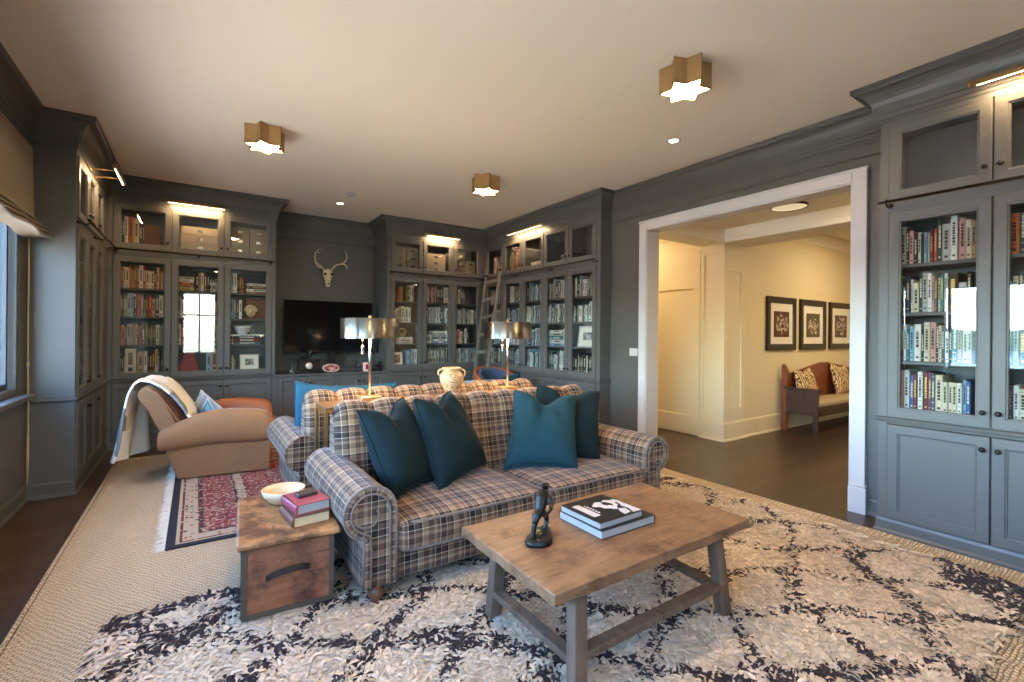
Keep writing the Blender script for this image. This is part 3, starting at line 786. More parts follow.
row('BL', 1, 3, [(.028, .22, 'dark brown'), (.026, .225, 'tan'), (.026, .23, 'off-white'), (.034, .215, 'dark red'), (.02, .23, 'dark green')], x0=.225)
flat('BL', 1, 3, .37, [(.14, .04, 'cream'), (.14, .036, 'slate grey'), (.14, .034, 'off-white'), (.14, .03, 'pale grey'), (.14, .02, 'dark brown')])
row('BL', 1, 2, [(.03, .24, 'cream'), (.024, .25, 'pale grey'), (.03, .22, 'off-white'), (.02, .24, 'tan'), (.04, .25, 'cream'), (.03, .24, 'dark brown'), (.04, .23, 'off-white'), (.10, .24, None), (.036, .255, 'black'), (.036, .255, 'black'), (.036, .255, 'black'), (.03, .255, 'black')], x0=.02)
row('BL', 1, 1, [(.03, .24, 'dark red'), (.04, .25, 'off-white'), (.04, .26, 'dark red'), (.03, .2, 'tan'), (.04, .25, 'black'), (.03, .2, 'slate grey'), (.10, .2, None), (.04, .25, 'pale blue'), (.03, .26, 'teal'), (.06, .24, 'tan'), (.03, .24, 'dark brown')], x0=.01)
row('BL', 1, 0, [(.02, .15, 'off-white'), (.30, .2, None), (.05, .22, 'pale blue'), (.065, .27, 'tan'), (.03, .24, 'navy'), (.02, .23, 'blue')], x0=.02)
row('BL', 2, 3, [(.03, .25, 'off-white'), (.03, .25, 'off-white'), (.032, .25, 'off-white'), (.02, .2, 'dark brown'), (.03, .23, 'black'), (.02, .2, 'red')], x0=.03)
flat('BL', 2, 3, .225, [(.26, .03, 'tan'), (.26, .03, 'off-white'), (.25, .04, 'dark brown'), (.22, .03, 'off-white')])
row('BL', 2, 2, [(.024, .24, 'dark red'), (.03, .25, 'pale blue'), (.034, .255, 'blue'), (.03, .25, 'navy'), (.03, .24, 'off-white')], x0=.03)
flat('BL', 2, 1, .04, [(.34, .035, 'slate grey'), (.33, .04, 'dark red'), (.35, .03, 'black'), (.40, .022, 'off-white')])
row('BL', 2, 0, [(.02, .22, 'off-white'), (.02, .2, 'black')], x0=.02)
# back right bookcase
row('BR', 0, 3, [(.03, .2, None), (.04, .21, 'orange'), (.03, .22, 'tan'), (.05, .2, None), (.03, .24, 'olive'), (.03, .22, 'dark brown'), (.03, .25, 'off-white'), (.03, .25, 'cream')], x0=.10)
row('BR', 0, 2, [(.03, .2, 'off-white'), (.04, .22, 'pale grey'), (.04, .24, 'tan'), (.05, .25, 'cream'), (.06, .24, 'pale grey'), (.04, .23, 'off-white')], x0=.07)
flat('BR', 0, 1, .1, [(.26, .035, 'pale grey'), (.27, .035, 'pink'), (.26, .03, 'off-white')])
row('BR', 0, 0, [(.22, .2, None), (.04, .22, 'pale blue'), (.03, .24, 'teal'), (.05, .22, 'pale blue'), (.04, .24, 'off-white')], x0=.06)
rand_row('BR', 1, 3, ['off-white', 'dark red', 'black', 'red', 'cream', 'dark green', 'pink', 'slate grey'], .22, .265); rand_row('BR', 1, 2, COOL + ['tan', 'dark brown'], .21, .26)
flat('BR', 1, 1, .19, [(.24, .035, 'blue'), (.25, .035, 'off-white'), (.25, .035, 'teal'), (.26, .035, 'pale grey'), (.26, .03, 'pale grey'), (.25, .03, 'off-white')])
row('BR', 1, 0, [w for _ in range(9) for w in ((.034, .262, 'dark green'), (.012, .258, 'pale grey'))], x0=.01)
row('BR', 2, 3, [(.03, .24, 'slate grey'), (.03, .25, 'orange'), (.034, .245, 'orange'), (.02, .23, 'off-white'), (.03, .24, 'pale grey'), (.02, .25, 'black'), (.03, .24, 'purple'), (.02, .2, 'slate grey')], x0=.02)
rand_row('BR', 2, 2, COOL, .22, .26); 
row('BR', 2, 1, [(.03, .23, 'off-white'), (.04, .22, 'tan'), (.04, .24, 'pink'), (.04, .2, 'cream'), (.04, .25, 'dark brown'), (.035, .25, 'off-white'), (.03, .22, 'dark green')], x0=.05)
rand_row('BR', 2, 0, ['pink', 'pale blue', 'off-white', 'blue', 'olive', 'teal', 'pale grey'], .2, .25)
# ladder bookcase
row('LB', 0, 4, [(.03, .3, 'off-white'), (.04, .3, 'cream'), (.03, .32, 'dark brown'), (.04, .31, 'red'), (.04, .3, 'dark brown'), (.04, .3, 'tan')], x0=.1)
row('LB', 1, 4, [(.04, .3, 'dark brown'), (.04, .38, 'tan'), (.04, .34, 'olive'), (.03, .3, 'dark brown'), (.06, .34, 'red'), (.09, .36, 'red')], x0=.07)
flat('LB', 2, 4, .1, [(.38, .035, 'off-white'), (.38, .03, 'cream'), (.38, .03, 'off-white')])
flat('LB', 3, 4, .26, [(.2, .03, 'slate grey'), (.2, .03, 'pale grey'), (.2, .03, 'slate grey'), (.2, .02, 'off-white')])
for b_ in range(5):
    for r in range(4):
        if (b_, r) == (4, 1): continue
        pal = COOL + (['off-white', 'pale grey', 'pale blue'] if r < 3 else ['cream', 'tan', 'dark brown', 'yellow'])
        if (b_, r) == (4, 0): pal = ['olive', 'black', 'yellow', 'off-white', 'cream', 'dark brown', 'dark green']
        if (b_, r) == (3, 1): rand_row('LB', 3, 1, ['off-white', 'pale grey', 'pale blue'], .23, .26, x0=.34); flat('LB', 3, 1, .03, [(.29, .04, 'pale blue'), (.29, .05, 'off-white'), (.28, .05, 'teal'), (.28, .04, 'pale grey'), (.27, .04, 'off-white')]); continue
        rand_row('LB', b_, r, pal, .2, .275 if r != 2 else .26, x0=.02)
# window-side bookcase: only the slice behind its first door shows
for r in (1, 2, 3): rand_row('WB', 0, r, WARMP, .2, .27)
rand_row('WB', 0, 4, ['red', 'orange', 'cream', 'black', 'dark red'], .25, .3, fill=.6)
rand_row('WB', 0, 0, ['tan', 'cream', 'dark brown', 'black'], .2, .27, fill=.7)
def bproj(p):
    v = Vector(p) - EYE; z = v.dot(fwd); return 512 + FPX * v.dot(rgt) / z, CYP - FPX * v.dot(upv) / z, z
keep = []
for b_ in BOOKS:
    c = b_['M'] @ Vector((b_['w'] / 2, 0, b_['h'] / 2)); px, py, z = bproj(c)
    if not (-5 < px < 1040): continue
    p0 = bproj(b_['M'] @ Vector((0, 0, 0))); p1 = bproj(b_['M'] @ Vector((b_['w'], 0, b_['h'])))
    b_['area'] = abs((p1[0] - p0[0]) * (p1[1] - p0[1])) * (.35 if b_['key'] == 'WB' else 1)
    keep.append(b_)
keep.sort(key=lambda q: -q['area'])
def size_word(b_):
    if b_.get('flat'): return 'thick' if b_['w'] > .036 else 'thin'
    return ('thick' if b_['w'] > .034 else 'slim' if b_['w'] < .018 else '') or ('tall' if b_['h'] > .25 else 'short' if b_['h'] < .205 else 'medium')
for b_ in keep[:298]:
    rnd = random.Random(b_['seed']); near = b_['key'] == 'RC'
    mb = MB(); book_geo(mb, b_['w'], b_['h'], b_['d'], 0, rnd, True)
    dark = sum(PAL[b_['c']]) < .75
    tm = (TG_ if rnd.random() < .4 else TL_) if dark else TD_
    root_m = BM[b_['c']]
    if near:
        o = MB(); book_geo(o, b_['w'], b_['h'], b_['d'], 0, rnd, False); 
        cov = MB(); pg = MB(); tt = MB()
        for f, mi in zip(mb.f, mb.mi): (cov, pg, tt)[mi].f.append(f)
        obs_ = []
        for q, mm, nm in ((cov, root_m, 'book'), (pg, paper, 'pages'), (tt, tm, 'spine_title')):
            if not q.f: obs_.append(None); continue
            ids = sorted({i for f in q.f for i in f}); mp_ = {i: k for k, i in enumerate(ids)}
            q.v = [mb.v[i] for i in ids]; q.f = [[mp_[i] for i in f] for f in q.f]; q.mi = [0] * len(q.f); q.sm = [False] * len(q.f); q.uv = [None] * len(q.f)
            obs_.append(q.build(nm, mm, None if nm == 'book' else obs_[0], recalc=True))
        ob = obs_[0]
    else:
        ob = mb.build('book', [root_m, paper, tm])
    ob.matrix_world = b_['M']
    dn = ORD[b_['bay']] + ' door'
    if b_.get('flat'):
        k, n_, x = b_['flat']
        pos = 'lowest' if k == 0 else 'topmost' if k == n_ - 1 else ORD[k] + ' from bottom'
        lab = '%s book, %s of %spile, %s, %s, %s' % (b_['c'], pos, 'right ' if x > .3 else '', RNAME[b_['r']].replace(' down', ''), dn, BNAME[b_['key']])
    else:
        lab = '%s %s book, %s from left, %s, %s, %s' % (size_word(b_), b_['c'], ORD[b_['n']], RNAME[b_['r']], dn, BNAME[b_['key']])
    tag(ob, lab, 'book', 'books in the ' + BNAME[b_['key']])
rest = keep[298:]
if rest:
    mb = MB(); cols = sorted({b_['c'] for b_ in rest}); mats = []
    for c in cols: mats += [BM[c], paper, TL_ if sum(PAL[c]) < .75 else TD_]
    for b_ in rest: book_geo(mb, b_['w'], b_['h'], b_['d'], cols.index(b_['c']) * 3, random.Random(b_['seed']), True, M=b_['M'])
    tag(mb.build('books', mats), 'remaining smaller rows of books on the shelves of the far bookcases', 'books', kind='stuff')
print('BOOKS', len(BOOKS), len(keep))

# ------------------------------------------------------------ other things on the shelves
def at(key, bay, r, x, y=.06, z=0.):
    B = BC[key]; return B['M'] @ Vector((B['edges'][bay] + .012 + x, y, ROWZ[r] + z + .0005)), B['rz']
filem = simple('file_box', rgb(146, 130, 108), .7, noise_amt=.05)
dwood = wood('carved_brown', rgb(104, 58, 34), rgb(132, 76, 46), .5)
def drawer_box(key, bay, x, w, h, nd, lab, m=filem):
    p, rz = at(key, bay, 4, x, .05)
    root = thing('drawer_box', lab, 'storage box', p, rz, 'small drawer boxes in the upper cupboards')
    MB().box(0, w, .003, .24, 0, h, b=.002).build('box_body', m, root)
    for k in range(nd):
        z0 = h * k / nd + .004; z1 = h * (k + 1) / nd - .003
        d = MB().box(.004, w - .004, -.004, .006, z0, z1, b=.0015).build('drawer', m, root)
        q = MB(); q.rings(w / 2 - .026, w / 2 + .026, (z0 + z1) / 2 - .014, (z0 + z1) / 2 + .014, [(0, -.004), (.0, -.008), (.005, -.008), (.006, -.005)])
        q.build('label_holder', nickel, d)
drawer_box('BL', 1, .07, .40, .30, 3, 'tan three-drawer storage box, upper cupboard behind the second door, back left bookcase')
drawer_box('BL', 2, .06, .20, .36, 3, 'left tan drawer box behind the third upper door, back left bookcase')
drawer_box('BL', 2, .27, .20, .36, 3, 'right tan drawer box behind the third upper door, back left bookcase')
drawer_box('BR', 0, .06, .19, .36, 3, 'left tan drawer box behind the first upper door, back right bookcase')
drawer_box('BR', 0, .26, .19, .36, 3, 'right tan drawer box behind the first upper door, back right bookcase')
drawer_box('BR', 1, .06, .34, .30, 3, 'single wide tan drawer box, upper cupboard behind the second door, back right bookcase')
drawer_box('BR', 2, .07, .17, .36, 3, 'left tan drawer box behind the third upper door, back right bookcase')
drawer_box('BR', 2, .26, .17, .24, 2, 'right tan drawer box behind the third upper door, back right bookcase')
p, rz = at('BL', 0, 4, .26, .05)
root = thing('curio_box', 'carved reddish-brown wooden box beside tall books, upper cupboard, back left bookcase', 'box', p, rz)
MB().box(0, .15, .004, .2, 0, .26, b=.003).build('box_body', dwood, root)
mb = MB()
for i in range(3):
    for j in range(4): mb.rings(.012 + i * .044, .05 + i * .044, .012 + j * .06, .064 + j * .06, [(0, .006), (0, -.002), (.004, -.002), (.008, .001), (.012, -.003)])
mb.build('carved_panel', dwood, root)
# framed picture helper (leaning on a shelf)
matm = simple('picture_mat', rgb(236, 230, 214), .8)
def picture_mat(name, c1, c2, scale=8):
    m, nt, b = new_mat(name); tc = N(nt, 'ShaderNodeTexCoord'); n = N(nt, 'ShaderNodeTexNoise'); n.inputs['Scale'].default_value = scale; n.inputs['Detail'].default_value = 5
    nt.links.new(tc.outputs['Object'], n.inputs[0]); r = ramp(nt, [(.38, c1), (.62, c2)]); nt.links.new(n.outputs[0], r.inputs[0]); nt.links.new(r.outputs[0], b.inputs['Base Color']); b.inputs['Roughness'].default_value = .4
    return m
grayp = picture_mat('print_grey', rgb(60, 62, 62), rgb(190, 190, 186), 22)
brownp = picture_mat('print_brown', rgb(66, 52, 44), rgb(176, 160, 140), 26)
def frame(key, bay, r, x, w, h, fw, mw, fm, pm, lab, lean=8, name='framed_photo', y=.06):
    p, rz = at(key, bay, r, x, y)
    root = thing(name, lab, 'picture frame', p, rz)
    Mx = RX(R(-lean))
    MB().rings(0, w, 0, h, [(0, .014), (0, 0), (.003, -.003), (fw, -.003), (fw + .002, .004)], fill=True, back=True, M=Mx).build('frame', fm, root)
    MB().box(fw, w - fw, .002, .006, fw, h - fw, M=Mx).build('mat_board', matm, root)
    MB().box(fw + mw, w - fw - mw, .0005, .003, fw + mw * 1.05, h - fw - mw * .95, M=Mx).build('print', pm, root)
frame('BL', 2, 0, .17, .215, .20, .014, .045, simple('cream_frame', rgb(226, 206, 160), .5), brownp, 'small cream-framed picture on the bottom shelf, third door, back left bookcase')
frame('LB', 4, 1, .10, .36, .28, .02, .07, whitetrim, grayp, 'white-framed grey print leaning on a shelf behind the ladder bookcase\'s nearest door')
frame('BR', 0, 0, .045, .17, .2, .014, .02, whitetrim, brownp, 'white-framed photo on the bottom shelf, first door, back right bookcase')
frame('BR', 1, 1, .02, .16, .16, .016, .012, simple('silver_frame', rgb(150, 150, 148), .35, .6), grayp, 'grey-framed photo beside a flat book pile, second door, back right bookcase')
# mask, bowl, ornaments, small tent-like red sculpture
p, rz = at('BL', 2, 2, .29, .10)
root = thing('carved_mask', 'pale carved mask with tall headdress on a shelf of the back left bookcase', 'mask', p, rz)
mk = simple('mask_bone', rgb(214, 186, 144), .6, noise_amt=.15, noise_scale=40)
mb = MB()
def mf(a, b_):
    th = (a - .5) * PI; ph = b_ * PI; r = .055 * math.sin(ph) ** .7
    return (math.sin(th) * r * 1.0, -math.cos(th) * r * .7, .015 + .15 * (1 - b_))
mb.grid(mf, 13, 12); mb.tube([(0, -.038, .10), (0, -.052, .075), (0, -.040, .066)], [.006, .01, .008], 6)
for s_ in (-1, 1): mb.lathe([(0, -.004), (.012, 0), (.0, .006)], 8, M=T(s_ * .018, -.036, .10) @ RX(R(90)))
mb.build('face', mk, root)
mb = MB(); mb.prism([(math.cos(R(a)) * .075, .10 + math.sin(R(a)) * .085) for a in range(0, 181, 12)], -.008, .008, M=RX(R(90)))
for k in range(9):
    a = R(10 + 20 * k); mb.tube([(math.cos(a) * .045, -.012, .10 + math.sin(a) * .05), (math.cos(a) * .08, -.010, .10 + math.sin(a) * .09)], .006, 6)
mb.build('headdress', mk, root); MB().box(-.04, .04, -.02, .03, 0, .012, b=.003).build('stand', dwood, root)
p, rz = at('BL', 2, 2, .24, .16)
tag(MB().box(0, .25, 0, .012, 0, .27, b=.003).build('carved_board', dwood, None, p, (0, 0, rz)), 'reddish-brown board standing behind the carved mask, back left bookcase', 'board')
p, rz = at('BL', 2, 1, .2, .15, .13)
root = thing('openwork_bowl', 'white pierced bowl on a flat book pile in the back left bookcase', 'bowl', p, rz)
mb = MB(); mb.lathe([(.05, 0), (.055, .004), (.05, .012), (.075, .03), (.098, .075), (.105, .10), (.101, .10), (.093, .075), (.068, .032), (0, .02)], 28); mb.build('bowl_body', simple('bowl_white', rgb(222, 222, 218), .4), root)
mb = MB()
for k in range(20):
    a = 2 * PI * k / 20; mb.tube([(math.cos(a) * .104, math.sin(a) * .104, .10), (math.cos(a) * .109, math.sin(a) * .109, .112), (math.cos(a + .31) * .104, math.sin(a + .31) * .104, .10)], .004, 5)
mb.build('rim', MATS['bowl_white'], root)
redm = simple('red_lacquer', rgb(132, 32, 34), .45)
p, rz = at('BL', 1, 0, .16, .12)
root = thing('tent_sculpture', 'dark red peaked sculpture with dark top, bottom shelf, back left bookcase', 'sculpture', p, rz)
mb = MB(); mb.add([(-.11, -.06, 0), (.11, -.06, 0), (.11, .08, 0), (-.11, .08, 0), (-.03, 0, .24), (.05, 0, .24)], [(0, 1, 5, 4), (1, 2, 5), (2, 3, 4, 5), (3, 0, 4), (0, 3, 2, 1)]); mb.build('body', redm, root)
mb = MB(); mb.add([(-.13, -.03, .235), (.14, -.02, .25), (.12, .05, .262), (-.10, .05, .245), (.0, 0, .285)], [(0, 1, 4), (1, 2, 4), (2, 3, 4), (3, 0, 4), (0, 3, 2, 1)]); mb.build('top_ridge', simple('dark_slate', rgb(44, 52, 58), .5), root)
def ornament(key, bay, r, x, prof, m, lab, name, z=0., extra=None):
    p, rz = at(key, bay, r, x, .11, z)
    root = thing(name, lab, 'ornament', p, rz)
    MB().lathe(prof, 16).build('body', m, root)
    if extra:
        q = MB(); extra(q); q.build('loops', m, root)
silv = simple('pale_ornament', rgb(196, 192, 182), .4, .3)
ornament('BL', 2, 0, .09, [(.03, 0), (.034, .006), (.012, .02), (.018, .06), (.028, .10), (.02, .14), (.008, .18), (0, .2)], silv, 'slender pale twisted ornament left of the cream picture frame', 'carved_ornament',
         extra=lambda q: [q.tube([(.03 * math.cos(a + k * PI), .03 * math.sin(a + k * PI), .02 + .15 * a / 9) for a in [i * .6 for i in range(15)]], .005, 5) for k in (0, 1)])
ornament('BR', 0, 3, .05, [(.028, 0), (.03, .01), (.014, .03), (.03, .07), (.034, .10), (.02, .14), (.012, .17), (0, .18)], silv, 'small pale figure ornament on the top shelf, first door, back right bookcase', 'figure_ornament')
ornament('BR', 0, 1, .22, [(.035, 0), (.03, .012), (.01, .02), (0, .021)], simple('wicker', rgb(176, 140, 92), .7), 'ring-shaped wicker ornament on a flat pile of pink books', 'ring_ornament', z=.103,
         extra=lambda q: (q.tube([(.055 * math.cos(a), 0, .075 + .055 * math.sin(a)) for a in [i * 2 * PI / 20 for i in range(20)]], .012, 8, closed=True), q.tube([(.02 * math.cos(a), 0, .05 + .02 * math.sin(a)) for a in [i * 2 * PI / 12 for i in range(12)]], .006, 6, closed=True)))

# ------------------------------------------------------------ picture lights
def picture_light(x, y, z, rz, L, lab, drop=.0, arm=.09):
    root = thing('picture_light', lab, 'picture light', (x, y, z), rz, 'brass picture lights above the bookcases')
    mb = MB(); mb.tube([(-L / 2, -arm, 0), (L / 2, -arm, 0)], .019, 14); 
    for s_ in (-1, 1): mb.lathe([(0, 0), (.012, .0), (.021, .004), (.021, .014)], 14, M=T(s_ * (L / 2 + .01), -arm, 0) @ RY(R(-90 * s_)))
    mb.build('shade_tube', antbrass, root)
    MB().tube([(-L / 2 + .03, -arm + .004, -.014), (L / 2 - .03, -arm + .004, -.014)], .0075, 8).build('bulb', glowbulb, root)
    for xx in (-L * .22, L * .22):
        q = MB(); q.tube([(xx, .0, -.015), (xx, -.03, -.01), (xx, -arm + .01, .004)], .0055, 8); q.lathe([(.02, 0), (.02, .006), (.01, .012)], 12, M=T(xx, 0, -.015) @ RX(R(90))); q.build('bracket_arm', antbrass, root)
    l = light('picture_light_lamp', 'AREA', (0, -arm + .004, -.032), PIC_W, (1.0, .64, .33), L * .8, .02, (R(24), 0, 0)); l.parent = root
    return root
picture_light(.0, 6.895, 2.885, 0, .62, 'brass picture light above the back left bookcase')
picture_light(3.27, 6.895, 2.905, 0, .62, 'brass picture light above the back right bookcase')
picture_light(4.087, 5.65, 2.905, R(-90), .90, 'long brass picture light above the ladder bookcase')
picture_light(-.825, 5.9, 2.86, R(90), .62, 'brass picture light on long arms above the window-side bookcase', arm=.2)
picture_light(3.979, .44, 2.895, R(-90), .74, 'brass picture light above the near right bookcase')
# ------------------------------------------------------------ television and things on the console
tvm = simple('tv_screen', rgb(10, 10, 14), .08, spec=.6)
root = thing('television', 'large flat black television standing on the media console', 'television', (1.69, 7.27, .787))
MB().box(-.675, .675, 0, .03, .27, 1.035, b=.006).build('screen_body', simple('tv_plastic', rgb(18, 18, 20), .35), root)
MB().box(-.665, .665, -.002, .004, .285, 1.025).build('screen', tvm, root)
mb = MB(); mb.box(-.05, .05, .01, .05, .03, .3, b=.004); mb.box(-.22, .22, -.08, .12, 0, .012, b=.004); mb.build('stand', MATS['tv_plastic'], root)
tag(MB().box(1.34, 2.14, 7.06, 7.14, .788, .848, b=.008).build('soundbar', simple('soundbar_grey', rgb(58, 60, 64), .5)), 'long dark grey soundbar below the television', 'speaker')
mclk = simple('clock_black', rgb(22, 20, 20), .35)
root = thing('mantel_clock', 'black mantel clock with white dial and reclining bronze figure on top', 'clock', (1.30, 7.0, .787))
mb = MB(); mb.box(-.17, .19, -.07, .07, 0, .035, b=.006); mb.box(-.13, .14, -.06, .06, .035, .17, b=.008); mb.box(-.16, .17, -.068, .068, .17, .195, b=.006); mb.build('case', mclk, root)
mb = MB(); mb.lathe([(.044, 0), (.044, .006), (.0, .007)], 24, M=T(.0, -.058, .105) @ RX(R(90))); mb.build('dial', simple('dial_white', rgb(226, 220, 204), .5), root)
mb = MB(); mb.lathe([(.044, .0), (.05, .0), (.05, .01), (.044, .01)], 24, M=T(.0, -.058, .105) @ RX(R(90)), cap=False)
mb.tube([(0, -.067, .105), (.0, -.067, .135)], .0018, 4); mb.tube([(0, -.067, .105), (.02, -.067, .098)], .0018, 4); mb.build('hands', brass, root)
def skinned(name, pts, edges, radii, m, parent=None, loc=None, rot=None, sub=1, root_i=0):
    me = bpy.data.meshes.new(name); me.from_pydata([tuple(p) for p in pts], edges, []); me.materials.append(m)
    o = bpy.data.objects.new(name, me); COL.objects.link(o)
    if parent: o.parent = parent
    if loc: o.location = loc
    if rot: o.rotation_euler = rot
    md = o.modifiers.new('skin', 'SKIN')
    sv = me.skin_vertices[0].data if me.skin_vertices else None
    if sv is None:
        bpy.context.view_layer.objects.active = o; bpy.ops.mesh.customdata_skin_add(); sv = me.skin_vertices[0].data
    for i, r in enumerate(radii):
        rr = r if isinstance(r, tuple) else (r, r)
        sv[i].radius = rr
    sv[root_i].use_root = True
    ms = o.modifiers.new('sub', 'SUBSURF'); ms.levels = sub; ms.render_levels = sub
    for p in me.polygons: p.use_smooth = True
    md.use_smooth_shade = True
    return o
brz = simple('figurine_bronze', rgb(44, 46, 44), .35, .75, noise_amt=.3, noise_scale=40, bump=.4, bump_scale=60)
skinned('top_figure', [(-.05, 0, .215), (-.01, 0, .225), (.03, 0, .27), (.035, -.005, .31), (.04, -.01, .345), (-.09, -.02, .235), (-.13, -.02, .205), (.06, -.02, .27), (.09, -.03, .25), (0, .01, .28), (-.03, .02, .25), (-.08, .02, .21), (-.12, .03, .20)],
        [(0, 1), (1, 2), (2, 3), (3, 4), (0, 5), (5, 6), (3, 7), (7, 8), (3, 9), (9, 10), (0, 11), (11, 12)], [.028, .03, .03, .018, .026, .016, .01, .011, .009, .011, .009, .016, .01], brz, root)
# sliced agate dish on a stand
root = thing('agate_dish', 'oval white-rimmed dish with deep red centre propped on the console', 'dish', (1.60, 6.96, .787), R(0))
mb = MB(); Mx = T(0, 0, .005) @ RX(R(-28)) @ T(0, 0, .062) @ RX(R(90)) @ Matrix.Diagonal((1.5, .82, 1, 1))
mb.lathe([(0, -.03), (.05, -.025), (.075, .0), (.078, .008), (.07, .008)], 24, M=Mx, cap=False); mb.build('shell', simple('agate_white', rgb(226, 222, 212), .35), root)
mb = MB(); mb.lathe([(.071, .007), (.03, .004), (0, .0)], 24, M=Mx, cap=False); mb.build('centre', picture_mat('agate_red', rgb(120, 26, 34), rgb(224, 190, 186), 16), root)
# small things right of the television base
root = thing('bird_figurine', 'dark long-legged bird figurine on the console', 'figurine', (1.935, 6.98, .787))
MB().lathe([(.03, 0), (.028, .01), (0, .014)], 12).build('base', brz, root)
skinned('bird_body', [(.0, 0, .085), (.02, 0, .11), (.03, 0, .135), (.022, 0, .155), (-.005, 0, .158), (-.03, 0, .07), (0, .006, .04), (0, .006, .01), (0, -.006, .04), (0, -.006, .01)],
        [(0, 1), (1, 2), (2, 3), (3, 4), (0, 5), (0, 6), (6, 7), (0, 8), (8, 9)], [.022, .014, .008, .010, .003, .008, .004, .004, .004, .004], brz, root)
root = thing('photo_card', 'small pink and white framed card on the console', 'picture frame', (2.05, 6.96, .787))
MB().rings(0, .115, 0, .13, [(0, .012), (0, 0), (.012, -.001), (.014, .003)], M=RX(R(-8)), back=True).build('frame', simple('card_pink', rgb(222, 190, 186), .5), root)
MB().box(.04, .078, -.002, .004, .025, .105, M=RX(R(-8))).build('print', redm, root)
root = thing('horse_figurine', 'dark rearing horse figurine at the right end of the console', 'figurine', (2.27, 6.99, .787))
MB().box(-.06, .06, -.03, .03, 0, .012, b=.004).build('base', brz, root)
skinned('horse_body', [(-.035, 0, .085), (.02, 0, .10), (.045, 0, .135), (.07, 0, .125), (-.045, .012, .05), (-.04, .012, .01), (-.045, -.012, .05), (-.04, -.012, .01), (.035, .012, .06), (.045, .012, .012), (.05, -.012, .075), (.06, -.012, .05), (-.06, 0, .08), (-.07, 0, .04)],
        [(0, 1), (1, 2), (2, 3), (0, 4), (4, 5), (0, 6), (6, 7), (1, 8), (8, 9), (1, 10), (10, 11), (0, 12), (12, 13)], [.024, .022, .013, .008, .011, .006, .011, .006, .009, .005, .009, .005, .006, .004], brz, root)
clearg = simple('clear_glass', rgb(200, 210, 210), .08); clearg.node_tree.nodes['Principled BSDF'].inputs['Transmission Weight'].default_value = .9
root = thing('glass_decanter', 'small clear glass decanter at the left end of the console', 'bottle', (1.08, 6.95, .787))
MB().lathe([(0, 0), (.03, 0), (.034, .01), (.034, .05), (.014, .075), (.011, .10), (.015, .105)], 16).build('bottle_body', clearg, root)
MB().lathe([(.009, .10), (.010, .112), (.017, .125), (.010, .142), (0, .145)], 12).build('stopper', clearg, root)

# ------------------------------------------------------------ deer skull with antlers on the recess wall
bone = simple('bone', rgb(208, 194, 156), .6, noise_amt=.12, noise_scale=30)
antl = simple('antler', rgb(196, 180, 146), .55, noise_amt=.2, noise_scale=18)
root = thing('deer_skull', 'bleached deer skull with antlers hung above the television', 'antler mount', (1.655, 7.54, 2.22))
mb = MB()
prof = [(.0, .10, .05), (.062, .085, .055), (.075, .04, .06), (.07, .0, .062), (.056, -.04, .055), (.040, -.09, .045), (.034, -.13, .038), (.030, -.165, .03), (0, -.175, .02)]
def sk(a, b_):
    t = a * (len(prof) - 1); i = min(int(t), len(prof) - 2); f = t - i; p = [prof[i][k] * (1 - f) + prof[i + 1][k] * f for k in range(3)]
    an = 2 * PI * b_
    return (math.cos(an) * p[0], -.06 + math.sin(an) * p[2] * .9 - .0, p[1])
mb.grid(sk, 24, 20, cv=True); mb.tube([(0, -.05, .09), (0, 0.0, .07)], .02, 8)
mb.build('skull', bone, root)
mb = MB()
for s_ in (-1, 1):
    mb.lathe([(0, -.012), (.019, -.004), (.02, .004), (.014, .008)], 12, M=T(s_ * .048, -.105, .02) @ RX(R(90)) @ RY(R(0)))
mb.lathe([(0, 0), (.012, .003), (.012, .008)], 10, M=T(0, -.098, -.12) @ RX(R(90)))
mb.build('sockets', simple('socket_dark', rgb(50, 42, 34), .8), root)
for s_ in (-1, 1):
    q = MB()
    if s_ < 0:
        mn = [(-.045, -.05, .07), (-.08, -.07, .12), (-.14, -.10, .15), (-.185, -.12, .18), (-.20, -.12, .25), (-.185, -.10, .33), (-.13, -.06, .385), (-.09, -.03, .40)]
        q.tube(mn, [.014, .013, .012, .0115, .010, .009, .007, .003], 8)
        q.tube([(-.08, -.07, .12), (-.12, -.14, .10), (-.17, -.17, .12), (-.20, -.16, .17)], [.011, .010, .008, .003], 7)
        q.tube([(-.18, -.10, .335), (-.15, -.12, .33), (-.12, -.12, .335)], [.008, .006, .002], 6)
    else:
        mn = [(.045, -.05, .07), (.07, -.07, .12), (.12, -.10, .17), (.19, -.12, .19), (.235, -.12, .22), (.27, -.10, .29), (.275, -.07, .36), (.245, -.04, .405)]
        q.tube(mn, [.014, .013, .012, .0115, .010, .009, .007, .003], 8)
        q.tube([(.20, -.12, .19), (.24, -.15, .17), (.265, -.16, .13), (.245, -.16, .105)], [.011, .012, .010, .004], 7)
        q.tube([(.07, -.08, .12), (.075, -.12, .14), (.07, -.14, .17)], [.008, .006, .002], 6)
    q.build('antler', antl, root)

